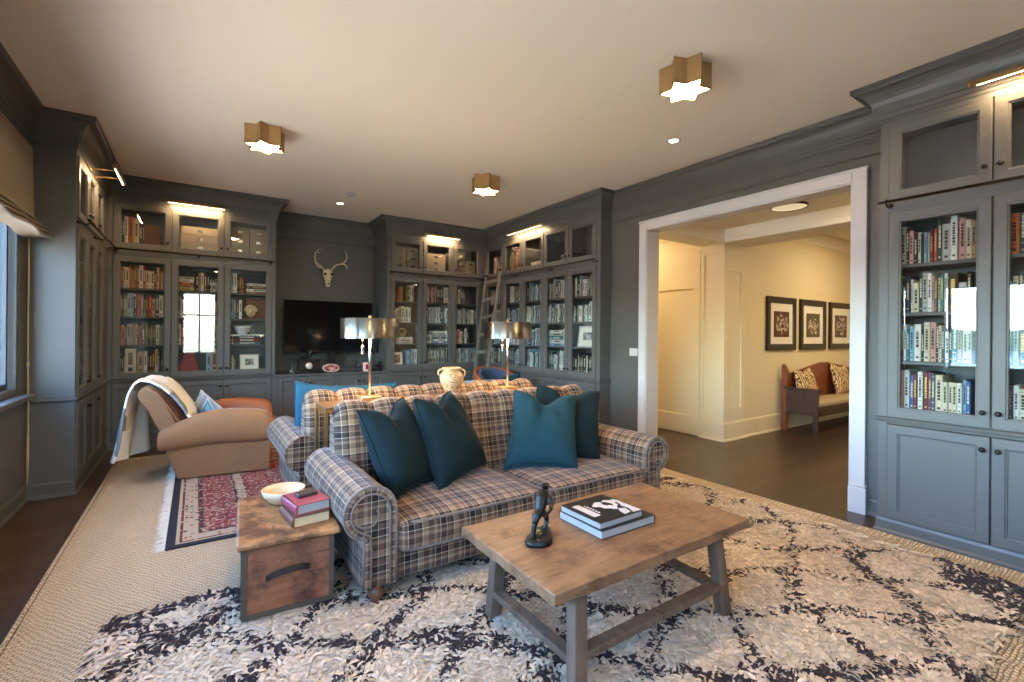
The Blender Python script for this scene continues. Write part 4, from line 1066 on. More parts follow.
# ------------------------------------------------------------ rolling library ladder
lwood = wood('ladder_grey', rgb(104, 104, 98), rgb(126, 124, 116), .5, scale=(10, 10, 1))
root = thing('library_ladder', 'grey wooden library ladder hooked on the rail of the ladder bookcase', 'ladder', (3.5, 6.5, 0))
tl, bl = Vector((.525, .22, 2.40)), Vector((.19, .20, 0)); tr, br = Vector((.525, -.20, 2.46)), Vector((.15, -.24, 0))
for a, b_ in ((tl, bl), (tr, br)):
    q = MB(); d = (b_ - a)
    def bar(q, p0, p1, w, t, up=Vector((1, 0, 0))):
        d = (p1 - p0).normalized(); x = d.cross(up).normalized(); y = x.cross(d)
        vs_ = [p + x * sx * w / 2 + y * sy * t / 2 for p in (p0, p1) for sx, sy in ((-1, -1), (1, -1), (1, 1), (-1, 1))]
        q.add(vs_, [(3, 2, 1, 0), (4, 5, 6, 7), (0, 1, 5, 4), (1, 2, 6, 5), (2, 3, 7, 6), (3, 0, 4, 7)])
    bar(q, a, b_, .022, .048); q.build('stile', lwood, root, bevel=.004)
for k in range(8):
    t = .09 + k * .118
    q = MB(); a = tl.lerp(bl, t); b_ = tr.lerp(br, t); bar(q, a, b_, .016, .05, Vector((0, 0, 1))); q.build('rung', lwood, root, bevel=.003)
for a in (tl, tr):
    q = MB(); q.tube([a + Vector((-.02, 0, -.06)), a + Vector((.0, 0, -.035)), a + Vector((.02, 0, -.04)), a + Vector((-.0, 0, -.07)), a + Vector((-.015, 0, -.10))], .009, 8)
    q.tube([a + Vector((-.02, -.02, -.08)), a + Vector((-.02, .02, -.08))], .02, 12); q.build('hook', bronze, root)
for b_ in (bl, br): MB().tube([b_ + Vector((0, -.018, .035)), b_ + Vector((0, .018, .035))], .036, 16).build('wheel', blackm, root)

# ------------------------------------------------------------ plaid sofas
footw = wood('turned_foot', rgb(96, 62, 40), rgb(120, 80, 52), .4)
SX, SY = 1.757, 3.22
pipem = simple('plaid_piping', rgb(118, 104, 94), .9, noise_amt=.5, noise_scale=30)
def make_sofa(label, loc, rz):
    root = thing('plaid_sofa', label, 'sofa', loc, rz, None)
    # local: front is -y (y -1.0), back at y 0, width +-1.17
    for s_ in (-1, 1):
        prof = [(-.922, .112), (-.922, .44)] + [(-1.052 + .128 * math.cos(R(a)), .475 + .128 * math.sin(R(a))) for a in range(0, 241, 15)] + [(-1.085, .352), (-1.082, .30), (-1.085, .112)]
        prof = [(x * -s_, z) for x, z in prof]
        L = [0]
        for i in range(1, len(prof)): L.append(L[-1] + math.dist(prof[i], prof[i - 1]))
        y0, y1 = -.955, -.02
        a = MB(); n = len(prof)
        def fn(u, v):
            t = u * (n - 1); i = min(int(t), n - 2); f = t - i
            x = prof[i][0] * (1 - f) + prof[i + 1][0] * f; z = prof[i][1] * (1 - f) + prof[i + 1][1] * f
            yy = y0 + (y1 - y0) * v
            e = .0 if .03 < v < .97 else .0
            return (x, yy, z)
        a.grid(lambda u, v: fn(u, v), n, 12, uvfn=lambda u, v: (y0 + (y1 - y0) * v, L[min(n - 1, int(round(u * (n - 1))))]))
        # rear cap
        a.add([(x, y1, z) for x, z in prof], [tuple(range(n))], [[(x, z) for x, z in prof]])
        # front: boxing band then recessed panel
        cx_, cz_ = sum(p[0] for p in prof) / n, sum(p[1] for p in prof) / n
        nr = []
        for i in range(n):
            p0, p1 = Vector(prof[max(0, i - 1)]), Vector(prof[min(n - 1, i + 1)]); d = (p1 - p0).normalized(); nn = Vector((d.y, -d.x)) * (-1)
            nr.append(nn)
        sgn = 1 if nr[1].dot(Vector((cx_, cz_)) - Vector(prof[1])) > 0 else -1
        def ringp(w, y): return [(prof[i][0] + nr[i].x * w * sgn, y, prof[i][1] + nr[i].y * w * sgn) for i in range(n)]
        R_ = [ringp(0, y0), ringp(.0, y0 - .012), ringp(.008, y0 - .018), ringp(.034, y0 - .018), ringp(.038, y0 - .012)]
        for k in range(len(R_) - 1):
            vs_ = R_[k] + R_[k + 1]; fs = [(i, i + 1, n + i + 1, n + i) for i in range(n - 1)]
            a.add(vs_, fs, [[(L[i], .05 * k), (L[i + 1], .05 * k), (L[i + 1], .05 * k + .03), (L[i], .05 * k + .03)] for i in range(n - 1)])
        inn = R_[-1]; a.add(inn, [tuple(range(n))], [[(p[0], p[2]) for p in inn]])
        ao = a.build('arm', plaid, root, merge=.0001)
        w = MB(); w.tube([(prof[i][0], y0 - .014, prof[i][1]) for i in range(n)], .0075, 6)
        w.tube([(p[0], p[1] - .003, p[2]) for p in R_[3]], .005, 6)
        # scroll seam curling inside the roll
        c0 = Vector((-s_ * -1.052, .475)); w.tube([(c0.x + -s_ * math.cos(R(a_)) * r_, y0 - .016, c0.y + math.sin(R(a_)) * r_) for a_, r_ in [(200 + 20 * k, .085 - .006 * k) for k in range(10)]], .005, 6)
        w.build('piping', pipem, ao)
    # seat rail and deck
    b_ = MB(); b_.rbox(-.925, .925, -.945, -.05, .10, .262, .02, n=(6, 6, 3)); b_.build('seat_rail', plaid, root, merge=.0001)
    # seat cushions
    for s_ in (-1, 1):
        x0, x1 = (-.915, -.004) if s_ < 0 else (.004, .915)
        c = MB(); c.rbox(x0, x1, -1.0, -.33, .245, .40, .05, n=(18, 14, 6), puff=.028, wob=.006)
        co = c.build('seat_cushion', plaid, root, merge=.0001)
        p = MB()
        for z in (.392, .252):
            pts = []
            for a_ in range(0, 360, 12):
                xx = math.copysign(abs(math.cos(R(a_))) ** .22, math.cos(R(a_))); yy = math.copysign(abs(math.sin(R(a_))) ** .22, math.sin(R(a_)))
                pts.append(((x0 + x1) / 2 + xx * ((x1 - x0) / 2 - .008), -.665 + yy * .325, z))
            p.tube(pts, .007, 6, closed=True)
        p.build('piping', pipem, co)
    # channelled rolled back
    pr = [(-.36, .36), (-.345, .45), (-.315, .58), (-.288, .70), (-.27, .79), (-.248, .86), (-.205, .905), (-.155, .920), (-.10, .905), (-.055, .86), (-.032, .79), (-.02, .70), (-.015, .60), (-.01, .4), (-.01, .12)]
    P = []
    for i in range(len(pr) - 1):
        for k in range(3): f = k / 3; P.append((pr[i][0] * (1 - f) + pr[i + 1][0] * f, pr[i][1] * (1 - f) + pr[i + 1][1] * f))
    P.append(pr[-1]); m_ = len(P)
    LL = [0]
    for i in range(1, m_): LL.append(LL[-1] + math.dist(P[i], P[i - 1]))
    HWD = 1.045; NC = 9; NU = NC * 10 + 1
    nrm2 = []
    for i in range(m_):
        d = Vector(P[min(m_ - 1, i + 1)]) - Vector(P[max(0, i - 1)]); d.normalize(); nrm2.append((-d.y, d.x))
    def bf(u, v):
        i = min(m_ - 1, int(round(v * (m_ - 1)))); x = -HWD + 2 * HWD * u
        ch = abs(math.sin(PI * u * NC)) ** .55
        am = .030 * min(1, max(0, (LL[i]) / .12)) * (1 if i < m_ * .66 else .35)
        e = min(u, 1 - u) * 2 * HWD; rr = .07
        inset = 0
        if e < rr: inset = rr - math.sqrt(max(0, rr * rr - (rr - e) ** 2))
        y = P[i][0] + nrm2[i][0] * (am * (ch - 1) - inset * .9); z = P[i][1] + nrm2[i][1] * (am * (ch - 1) - inset * .7)
        w_ = noise.noise(Vector((x * 3, LL[i] * 3, 0))) * .004
        return (x, y + nrm2[i][0] * w_, z + nrm2[i][1] * w_)
    b_ = MB(); b_.grid(bf, NU, m_, uvfn=lambda u, v: (-HWD + 2 * HWD * u, LL[min(m_ - 1, int(round(v * (m_ - 1))))]))
    for u in (0, 1): pts = [bf(u, j / (m_ - 1)) for j in range(m_)]; b_.add(pts, [tuple(range(m_))], [[(p[1], p[2]) for p in pts]])
    b_.build('back', plaid, root, merge=.0001, recalc=True)
    for x in (-1.01, 1.01):
        for y in (-.925, -.09):
            MB().lathe([(0, .0), (.026, .0), (.032, .014), (.026, .034), (.038, .052), (.044, .070), (.036, .086), (.030, .094), (.040, .104), (.040, .118)], 18, M=T(x, y, 0)).build('foot', footw, root)
    return root
sofa = make_sofa('plaid rolled-arm sofa facing the coffee table, with four dark teal pillows', (SX, SY, 0.005), 0)
s2 = copy_tree(sofa); s2['label'] = 'plaid rolled-arm sofa behind the console table, facing the television'
s2.location = (1.70, 3.58, .005); s2.rotation_euler = (0, 0, PI)

# ------------------------------------------------------------ pillows
def pillow(name, TL, TR, BR, BL, thick, m, label, chop=.0, group=None, ear=.05, pipe=None):
    TL, TR, BR, BL = map(Vector, (TL, TR, BR, BL))
    c0 = (TL + TR + BR + BL) / 4
    nn = (TR - BL).cross(TL - BR).normalized()
    if nn.y > 0: nn = -nn
    up = ((TL + TR) - (BL + BR)).normalized()
    def pos(u, v, side):
        uu = u * (1 - ear * (1 - v * v)); vv = v * (1 - ear * (1 - u * u))
        a, b_ = (uu + 1) / 2, (vv + 1) / 2
        p = (BL * (1 - a) + BR * a) * (1 - b_) + (TL * (1 - a) + TR * a) * b_
        t = thick / 2 * (max(0, (1 - u * u)) * max(0, (1 - v * v))) ** .42
        k = math.exp(-(u / .36) ** 2) * ((v + 1) / 2) ** 2.5
        p = p - up * chop * k
        t *= 1 - .35 * k * (1 if chop else 0)
        w_ = noise.noise(p * 6 + Vector((side, 0, 0))) * .022 * (1 - u * u) * (1 - v * v)
        fan = math.atan2(v - 1.1, u); w_ += .007 * math.sin(fan * 16 + 2) * max(0, 1 - math.hypot(u, v - 1) / 1.3) * (1 - u * u)
        w_ += .012 * math.sin(6 * u * (1.2 + v)) * math.exp(-((v - .55) / .35) ** 2) * (1 - u * u) * (1 if chop else .3)
        return p + nn * side * (t + w_) - c0
    mb = MB(); n = 25
    cs = lambda q: math.sin((q - .5) * PI) * .5 + (2 * q - 1) * .5
    for side in (-1, 1): mb.grid(lambda a, b_: tuple(pos(cs(a), cs(b_), side)), n, n)
    root = mb.build(name, m, None, c0, merge=.0005)
    e = [(-1 + 2 * k / 14, -1) for k in range(14)] + [(1, -1 + 2 * k / 14) for k in range(14)] + [(1 - 2 * k / 14, 1) for k in range(14)] + [(-1, 1 - 2 * k / 14) for k in range(14)]
    q = MB(); q.tube([(pos(u, v, 1) + pos(u, v, -1)) / 2 for u, v in e], .006, 6, closed=True); q.build('piping', pipe or m, root)
    tag(root, label, 'pillow', group)
    return root
pillow('throw_pillow', (.765, 2.71, .905), (1.13, 2.95, .93), (1.25, 2.70, .435), (.90, 2.50, .425), .25, tealdk, 'dark teal velvet pillow leaning in the left corner of the sofa', .085, ear=.08)
pillow('throw_pillow', (1.12, 2.74, .94), (1.47, 2.95, .95), (1.69, 2.80, .45), (1.19, 2.51, .425), .24, tealdk, 'tilted dark teal velvet pillow, second from the left on the front sofa', .07, ear=.07)
pillow('throw_pillow', (2.215, 2.92, .965), (2.67, 2.70, .90), (2.50, 2.52, .43), (2.02, 2.80, .43), .21, tealdk, 'dark teal velvet pillow tucked behind another at the right arm', .10, ear=.07)
pillow('throw_pillow', (1.95, 2.85, .94), (2.40, 2.68, .89), (2.19, 2.42, .425), (1.76, 2.70, .425), .25, teal, 'bright teal velvet pillow in front, right half of the front sofa', .085, ear=.08)
pillow('throw_pillow', (.645, 3.98, .965), (1.10, 3.86, .90), (1.12, 4.06, .42), (.66, 4.16, .42), .15, bluev, 'light blue velvet pillow with raised corner at the left end of the rear sofa', .0)
pillow('throw_pillow', (.92, 3.93, .92), (1.44, 3.88, .93), (1.46, 4.12, .43), (.96, 4.16, .43), .15, bluev, 'light blue velvet pillow lying behind the left lamp on the rear sofa', .0)

# ------------------------------------------------------------ console table between the sofas, lamps, vase
root = thing('sofa_console_table', 'narrow brass-framed console table between the two sofas', 'table', (1.70, 3.385, 0))
gt = simple('console_top', rgb(120, 92, 62), .35, .2)
fb = MB()
for x in (-.985, .985):
    for y in (-.14, .14): fb.box(x - .011, x + .011, y - .011, y + .011, 0, .845, b=.002)
    fb.box(x - .011, x + .011, -.13, .13, 0.02, .042); fb.box(x - .011, x + .011, -.13, .13, .823, .845)
for y in (-.14, .14): fb.box(-.975, .975, y - .011, y + .011, .823, .845); fb.box(-.975, .975, y - .011, y + .011, .02, .042)
fb.build('frame', brass, root)
MB().box(-.995, .995, -.15, .15, .846, .858, b=.003).build('table_top', gt, root)
shadem_ = simple('shade_metal', rgb(140, 134, 124), .34, 1.0)
_n = shadem_.node_tree; _b = _n.nodes['Principled BSDF']; _b.inputs['Anisotropic'].default_value = .92
_t = N(_n, 'ShaderNodeTangent'); _t.direction_type = 'RADIAL'; _t.axis = 'Z'; _n.links.new(_t.outputs[0], _b.inputs['Tangent']); _b.inputs['Anisotropic Rotation'].default_value = 0.25
def lamp(x, y, lab):
    root = thing('table_lamp', lab, 'lamp', (x, y, .858), 0, None)
    MB().box(-.075, .075, -.05, .05, 0, .035, b=.004).build('base', simple('lamp_base', rgb(206, 178, 128), .3, .8), root)
    MB().tube([(0, 0, .035), (0, 0, .60)], .009, 12).build('pole', nickel, root)
    sh = MB(); sh.lathe([(.205, .455), (.205, .598), (.201, .598), (.201, .455), (.205, .455)], 40, cap=False)
    for k in range(3): a = R(120 * k); sh.tube([(0, 0, .585), (.2 * math.cos(a), .2 * math.sin(a), .585)], .003, 5)
    sh.build('lamp_shade', shadem_, root)
    MB().lathe([(0, .465), (.17, .465), (.17, .470), (0, .470)], 32).build('diffuser', simple('lamp_under_diffuser', (1, 1, 1), .5, emit=(1, .74, .45), es=3.5), root)
    MB().lathe([(0, .598), (.010, .60), (.013, .612), (.008, .624), (0, .626)], 12).build('finial', brass, root)
    q = MB(); q.tube([(-.055, 0, .47), (-.055, 0, .40)], .0025, 5); q.box(-.063, -.047, -.008, .008, .34, .40, b=.002); q.build('pull_switch', nickel, root)
    l = light('table_lamp_light', 'AREA', (0, 0, .45), LAMP_W, WARM, .28); l.data.shape = 'DISK'; l.parent = root
    l2 = light('table_lamp_uplight', 'POINT', (0, 0, .54), LAMP_W * .3, WARM, .05); l2.parent = root
    return root
lamp(1.055, 3.42, 'left brushed metal drum lamp, in front of the television')
lamp(2.262, 3.42, 'right brushed metal drum lamp, in front of the ladder bookcase')
vm = MATS.get('vase') or None
m, nt_, b = new_mat('vase_clay')
tc = N(nt_, 'ShaderNodeTexCoord'); mpv = N(nt_, 'ShaderNodeMapping'); mpv.inputs['Scale'].default_value = (9, 9, 8); nt_.links.new(tc.outputs['Object'], mpv.inputs[0])
wv = N(nt_, 'ShaderNodeTexNoise'); wv.inputs['Scale'].default_value = 1.5; wv.inputs['Detail'].default_value = .5; nt_.links.new(mpv.outputs[0], wv.inputs[0])
fr_ = math_(nt_, 'FRACT', math_(nt_, 'MULTIPLY', wv.outputs[0], 9))
rp = ramp(nt_, [(.0, rgb(110, 72, 44)), (.20, rgb(120, 82, 50)), (.30, rgb(182, 150, 106)), (1, rgb(194, 162, 118))]); nt_.links.new(fr_, rp.inputs[0]); nt_.links.new(rp.outputs[0], b.inputs['Base Color']); b.inputs['Roughness'].default_value = .5
plainv = simple('vase_plain', rgb(186, 154, 110), .5)
root = thing('two_handled_vase', 'cream urn with two small handles and brown scrollwork between the lamps', 'vase', (1.715, 3.41, .858))
MB().lathe([(0, 0), (.044, 0), (.048, .008), (.044, .02), (.066, .06), (.088, .10), (.096, .135), (.090, .165), (.074, .185), (.068, .19)], 36).build('vase_body', m, root)
MB().lathe([(.069, .188), (.067, .20), (.074, .208), (.079, .214), (.075, .222), (.066, .222), (.060, .205), (.058, .15), (0, .06)], 36, cap=False).build('rim', plainv, root)
for s_ in (-1, 1): MB().tube([(s_ * .070, 0, .203), (s_ * .090, 0, .206), (s_ * .106, 0, .193), (s_ * .108, 0, .170), (s_ * .094, 0, .150)], .0075, 8, M=RZ(R(-33))).build('handle', plainv, root)

# ------------------------------------------------------------ coffee table
tw = wood('table_wood', rgb(104, 74, 50), rgb(150, 112, 78), .5, scale=(2, 9, 9), dark=rgb(84, 54, 36), spots=.15, cracks=(1.2, 12, 12))
twe = wood('table_wood_grey', rgb(82, 62, 48), rgb(120, 98, 78), .65, scale=(8, 8, 1.5), bump=.4)
root = thing('coffee_table', 'rustic plank coffee table standing on the shaggy rug in front of the sofa', 'table', (1.65, 1.6, 0))
mb = MB()
def top_pt(a, b_, z):
    x = -.615 + 1.24 * a; y = -.345 + .69 * b_
    if z < .5:
        pass
    e = noise.noise(Vector((a * 7, b_ * 5, 3))) * .006
    return x, y, e
nx, ny = 26, 14
def tp(u, v, top):
    x, y, e = top_pt(u, v, top); ed = min(u, 1 - u, (v) * .56, (1 - v) * .56)
    if u in (0, 1): x += noise.noise(Vector((v * 6, u * 9, 1))) * .010
    if v in (0, 1): y += noise.noise(Vector((u * 9, v * 9, 2))) * .010
    z = (.452 if top else .398) + e * (.35 if top else 1.2)
    if top and ed < .02: z -= .004
    if not top and (u in (0, 1) or v in (0, 1)): z += .006
    return (x, y, z)
mb.grid(lambda u, v: tp(u, v, 1), nx, ny); mb.grid(lambda u, v: tp(u, v, 0), nx, ny)
n_e = []
for u in range(nx): n_e.append((u / (nx - 1), 0))
for v in range(1, ny): n_e.append((1, v / (ny - 1)))
for u in range(nx - 2, -1, -1): n_e.append((u / (nx - 1), 1))
for v in range(ny - 2, 0, -1): n_e.append((0, v / (ny - 1)))
mb2 = [tp(u, v, 1) for u, v in n_e] + [tp(u, v, 0) for u, v in n_e]; k = len(n_e)
mb.add(mb2, [(i, (i + 1) % k, k + (i + 1) % k, k + i) for i in range(k)])
mb.build('table_top', tw, root, merge=.0002, bevel=.004)
legs = {}
for nm, (bx, by), (tx, ty) in (('fl', (-.49, -.325), (-.46, -.285)), ('fr', (.44, -.325), (.415, -.285)), ('bl', (-.49, .265), (-.46, .25)), ('br', (.50, .265), (.46, .25))):
    q = MB(); bar(q, Vector((tx, ty, .405)), Vector((bx, by, .0)), .062, .052, Vector((0, 1, 0))); q.build('leg', twe, root, bevel=.005)
    legs[nm] = (Vector((bx, by, 0)), Vector((tx, ty, .405)))
def lp(k, t): return legs[k][0].lerp(legs[k][1], t)
q = MB(); bar(q, lp('fl', .42), lp('fr', .42), .03, .055, Vector((0, 0, 1)).cross(Vector((1, 0, 0)))); q.build('stretcher', twe, root, bevel=.004)
for a, b_ in (('fl', 'bl'), ('fr', 'br')):
    q = MB(); bar(q, lp(a, .36), lp(b_, .36), .05, .03, Vector((0, 0, 1))); q.build('stretcher', twe, root, bevel=.004)

# coffee-table books
def big_book(x, y, z, rz, w, d, h, cov, lab, art=None):
    root = thing('coffee_table_book', lab, 'book', (x, y, z), rz)
    c = MB(); c.box(0, w, 0, d, 0, .003); c.box(0, w, 0, d, h - .003, h); c.box(w - .004, w, 0, d, .003, h - .003); c.build('cover', cov, root, bevel=.0008)
    MB().box(.004, w - .004, .003, d - .003, .003, h - .003).build('pages', simple('page_edges', rgb(160, 158, 152), .7, bump=.2, bump_scale=400), root)
    if art: art(root, w, d, h)
    return root
covb = simple('cover_black', rgb(38, 34, 33), .35); covw = simple('cover_art_pale', rgb(206, 198, 194), .4); covg = simple('cover_grey', rgb(96, 88, 84), .4)
def art2(root, w, d, h):
    q = MB()
    q.box(.03, w * .25, d * .25, d * .82, h, h + .0006)
    for k in range(6): q.box(w * .29, w * .33, d * (.34 + .07 * k), d * (.38 + .07 * k), h, h + .0006)
    q.build('title_block', covw, root)
    q = MB(); o = []
    for a in range(0, 360, 10):
        r = .052 + .010 * math.sin(3 * R(a)) + .006 * math.sin(7 * R(a)); o.append((w * .68 + r * 1.25 * math.cos(R(a)), d * .56 + r * math.sin(R(a))))
    q.prism(o, h, h + .0006); q.prism([(w * .80, d * .04), (w * .99, d * .03), (w * .99, d * .62), (w * .94, d * .72), (w * .90, d * .45), (w * .85, d * .38), (w * .87, d * .2)], h, h + .0007)
    q.prism([(w * .62, d * .05), (w * .78, d * .08), (w * .82, d * .26), (w * .70, d * .30), (w * .64, d * .18)], h, h + .0006)
    q.build('cover_art', covw, root)
    q = MB(); q.prism([(w * .62, d * .58), (w * .66, d * .70), (w * .74, d * .66), (w * .78, d * .52), (w * .74, d * .44), (w * .70, d * .52), (w * .66, d * .50)], h, h + .0011); q.build('cover_figure', covb, root)
zt = .452
big_book(1.478, 1.475, zt, R(0), .355, .29, .038, covb, 'large black-edged book at the bottom of the coffee table stack')
big_book(1.482, 1.488, zt + .0385, R(1), .285, .265, .030, covb, 'black illustrated book with pale horse-and-rider art, atop the coffee table stack', art2)
# bronze figurine on the table
root = thing('bronze_figurine', 'small dark bronze figurine of a bent striding figure on a rocky base', 'sculpture', (1.255, 1.625, zt), R(35)); root.scale = (1.12, 1.25, 1.08)
mb = MB()
def rk(u, v):
    th = 2 * PI * u; r = 1 + .13 * math.sin(3 * th + 1) + .08 * noise.noise(Vector((math.cos(th) * 2, math.sin(th) * 2, v * 3)))
    zz = [0, .012, .026, .036, .04][int(round(v * 4))]; k = [1, 1.02, .9, .6, 0][int(round(v * 4))]
    return (math.cos(th) * .088 * r * k, math.sin(th) * .042 * r * k, zz + (.006 * noise.noise(Vector((th, v * 9, 0))) if 0 < v < 1 else 0))
mb.grid(rk, 22, 5, cu=True); mb.add([rk(i / 22, 0) for i in range(22)], [tuple(range(22))]); mb.build('rocky_base', brz, root, merge=.0005)
fg = MB()
def limb(pts, rad): fg.tube(pts, rad, 8)
limb([(-.058, .012, .030), (-.050, .012, .040), (-.044, .010, .070), (-.026, .006, .104), (-.008, .0, .122)], [.010, .008, .010, .014, .016])       # trailing leg
limb([(-.070, .014, .030), (-.045, .012, .030)], [.007, .008])
limb([(.022, -.010, .036), (.014, -.012, .042), (.026, -.016, .074), (.018, -.012, .100), (-.004, -.004, .120)], [.009, .007, .009, .013, .015])  # bent leading leg
limb([(.036, -.010, .034), (.012, -.012, .036)], [.006, .008])
limb([(-.016, 0, .112), (-.004, 0, .136), (.016, 0, .162), (.036, 0, .180), (.050, 0, .186)], [.018, .021, .025, .022, .010])                    # torso
limb([(.046, 0, .186), (.060, 0, .190), (.068, 0, .192)], [.010, .014, .010])
limb([(.032, .022, .176), (.054, .030, .150), (.066, .024, .124), (.072, .018, .108)], [.011, .009, .007, .006])                             # arms
limb([(.026, -.022, .172), (.004, -.040, .150), (-.024, -.044, .140), (-.050, -.040, .132)], [.011, .009, .007, .005])
limb([(-.050, -.040, .132), (-.078, -.036, .124), (-.088, -.036, .130)], [.004, .003, .002])
limb([(-.012, .0, .118), (-.040, .004, .108), (-.058, .006, .090)], [.020, .017, .008])                                                     # coat skirt
fo = fg.build('figure', brz, root, recalc=False)
md = fo.modifiers.new('remesh', 'REMESH'); md.mode = 'VOXEL'; md.voxel_size = .0032; md.use_smooth_shade = True
q = MB(); q.lathe([(.0, 0), (.027, .0), (.028, .003), (.015, .005), (.013, .015), (0, .018)], 16, M=T(.062, 0, .196) @ RY(R(24))); q.build('hat', brz, root)

# ------------------------------------------------------------ wooden chest
cw = wood('chest_wood', rgb(122, 70, 40), rgb(160, 100, 62), .55, scale=(2, 10, 10), dark=rgb(70, 40, 26), spots=.35, bump=.3, cracks=(1.5, 10, 10))
ctop = wood('chest_top_wood', rgb(146, 96, 54), rgb(186, 134, 82), .5, scale=(9, 2, 9), dark=rgb(84, 54, 36), spots=.8, cracks=(9, 1.5, 9))
iron = simple('iron_strap', rgb(84, 72, 58), .6, .2, noise_amt=.2, noise_scale=20)
root = thing('wooden_chest', 'small worn wooden chest with leather handle beside the sofa arm', 'chest', (.395, 2.725, .0), R(-4))
MB().box(-.195, .195, -.315, .315, .045, .37, b=.004).build('chest_body', cw, root)
MB().box(-.218, .225, -.355, .345, .371, .405, b=.010).build('lid', ctop, root)
for bx in ((-.197, -.175, -.320, -.300, .045, .37), (-.197, -.175, .300, .320, .045, .37), (.175, .197, -.320, -.300, .045, .37), (.175, .197, .300, .320, .045, .37),
           (-.175, .175, -.320, -.313, .045, .066), (-.200, -.193, -.30, .30, .045, .066), (-.200, -.193, -.30, -.28, .07, .37), (-.200, -.193, .28, .30, .07, .37)):
    MB().box(*bx).build('iron_strap', iron, root)
q = MB(); hp = [(-.10, -.322, .215), (-.07, -.335, .232), (-.03, -.345, .245), (.02, -.345, .248), (.06, -.335, .244), (.085, -.322, .235)]
for i in range(len(hp) - 1):
    a, b_ = hp[i], hp[i + 1]; q.add([(a[0], a[1], a[2] - .014), (b_[0], b_[1], b_[2] - .014), (b_[0], b_[1], b_[2] + .014), (a[0], a[1], a[2] + .014)], [(0, 1, 2, 3)])
ho = q.build('handle', simple('worn_leather', rgb(44, 34, 28), .5), root, merge=.0005, solid=.006)
q = MB()
for x, z in ((-.092, .218), (.078, .236)): q.lathe([(0, -.004), (.008, 0), (.008, .006), (0, .012)], 10, M=T(x, -.322, z) @ RX(R(90)))
q.build('rivet', bronze, ho)
for x in (-.165, .165):
    for y in (-.285, .285): MB().lathe([(0, 0), (.016, 0), (.024, .014), (.024, .028), (.014, .038), (.02, .046)], 14, M=T(x, y, 0)).build('foot', footw, root)
# bowl and two books on the chest
alab = simple('alabaster', rgb(204, 180, 142), .35, noise_amt=.15, noise_scale=14)
root = thing('alabaster_bowl', 'veined cream stone bowl on the back of the wooden chest', 'bowl', (.41, 2.87, .405))
MB().lathe([(0, 0), (.05, 0), (.075, .015), (.100, .045), (.112, .078), (.106, .080), (.094, .05), (.06, .022), (0, .014)], 36).build('bowl_body', alab, root)
def hard_book(x, y, z, rz, w, d, h, cov, lab, pg=None):
    root = thing('hardback_book', lab, 'book', (x, y, z), rz)
    c = MB(); c.box(-w / 2, w / 2, -d / 2, d / 2, 0, .003); c.box(-w / 2, w / 2, -d / 2, d / 2, h - .003, h)
    sp = [(-w / 2 + .002, 0), (-w / 2 - .006, h * .25), (-w / 2 - .008, h * .5), (-w / 2 - .006, h * .75), (-w / 2 + .002, h)]
    c.prism(sp + [(-w / 2 + .005, h), (-w / 2 + .005, 0)], -d / 2, d / 2, M=RX(R(90)))
    c.build('cover', cov, root); MB().box(-w / 2 + .005, w / 2 - .006, -d / 2 + .004, d / 2 - .004, .003, h - .003).build('pages', pg or MATS['page_edges'], root)
    return root
hard_book(.470, 2.575, .405, R(6), .175, .225, .050, simple('cover_brown_leather', rgb(104, 60, 46), .5), 'brown leather-bound book under the pink book on the wooden chest', simple('aged_pages', rgb(206, 178, 132), .7, bump=.2, bump_scale=400))
hard_book(.478, 2.60, .4555, R(10), .165, .215, .046, simple('cover_rose', rgb(142, 58, 72), .5), 'rose-pink hardback book stacked on the brown book')
root = MB().box(-.05, .05, -.03, .03, 0, .018, b=.004).build('remote_box', simple('small_box_dark', rgb(48, 42, 38), .45), None, (.482, 2.625, .502), (0, 0, R(12)))
root.name = 'small_dark_box'; tag(root, 'small flat dark box resting on the pink book', 'box')
# ------------------------------------------------------------ brown armchair with throw
suede = simple('brown_suede', rgb(138, 96, 58), .85, noise_amt=.16, noise_scale=5, bump=.2, bump_scale=30, sheen=.25)
leath = simple('tan_leather', rgb(150, 84, 46), .45, noise_amt=.12, noise_scale=7, bump=.15, bump_scale=60)
RZC = R(-7)
root = thing('brown_armchair', 'brown suede rolled-arm armchair seen from its side, left of the rear sofa', 'armchair', (-.14, 5.14, 0), RZC)
W_ = .86
def arm_mesh(y0, y1, yout):
    mb = MB(); st = [(-.13, .375, .08), (-.10, .385, .098), (.0, .41, .120), (.14, .45, .145), (.28, .473, .158), (.42, .474, .162), (.56, .466, .160), (.66, .458, .155), (.72, .45, .142), (.755, .44, .11), (.765, .44, .05)]
    yc = (y0 + y1) / 2; hw = (y1 - y0) / 2
    def fn(u, v):
        t = u * (len(st) - 1); i = min(int(t), len(st) - 2); f = t - i
        f = f * f * (3 - 2 * f) * .5 + f * .5
        x, zc, h = [st[i][k] * (1 - f) + st[i + 1][k] * f for k in range(3)]
        a = 2 * PI * v; k = h / .162
        ca, sa = math.cos(a), math.sin(a)
        hy = hw * (.75 + .25 * min(1, k)) if u < .95 else hw * (.55 + .45 * k)
        return (x, yc + math.copysign(abs(ca) ** .8, ca) * hy, zc + math.copysign(abs(sa) ** .85, sa) * h)
    mb.grid(fn, 34, 26, cv=True)
    for u in (0, 1): mb.add([fn(u, j / 26) for j in range(26)], [tuple(range(26))])
    return mb
arm_mesh(-.07, .13, -1).build('arm', suede, root, merge=.0003)
arm_mesh(W_ - .13, W_ + .07, 1).build('arm', leath, root, merge=.0003)['label'] = 'smoother tan leather inner arm'
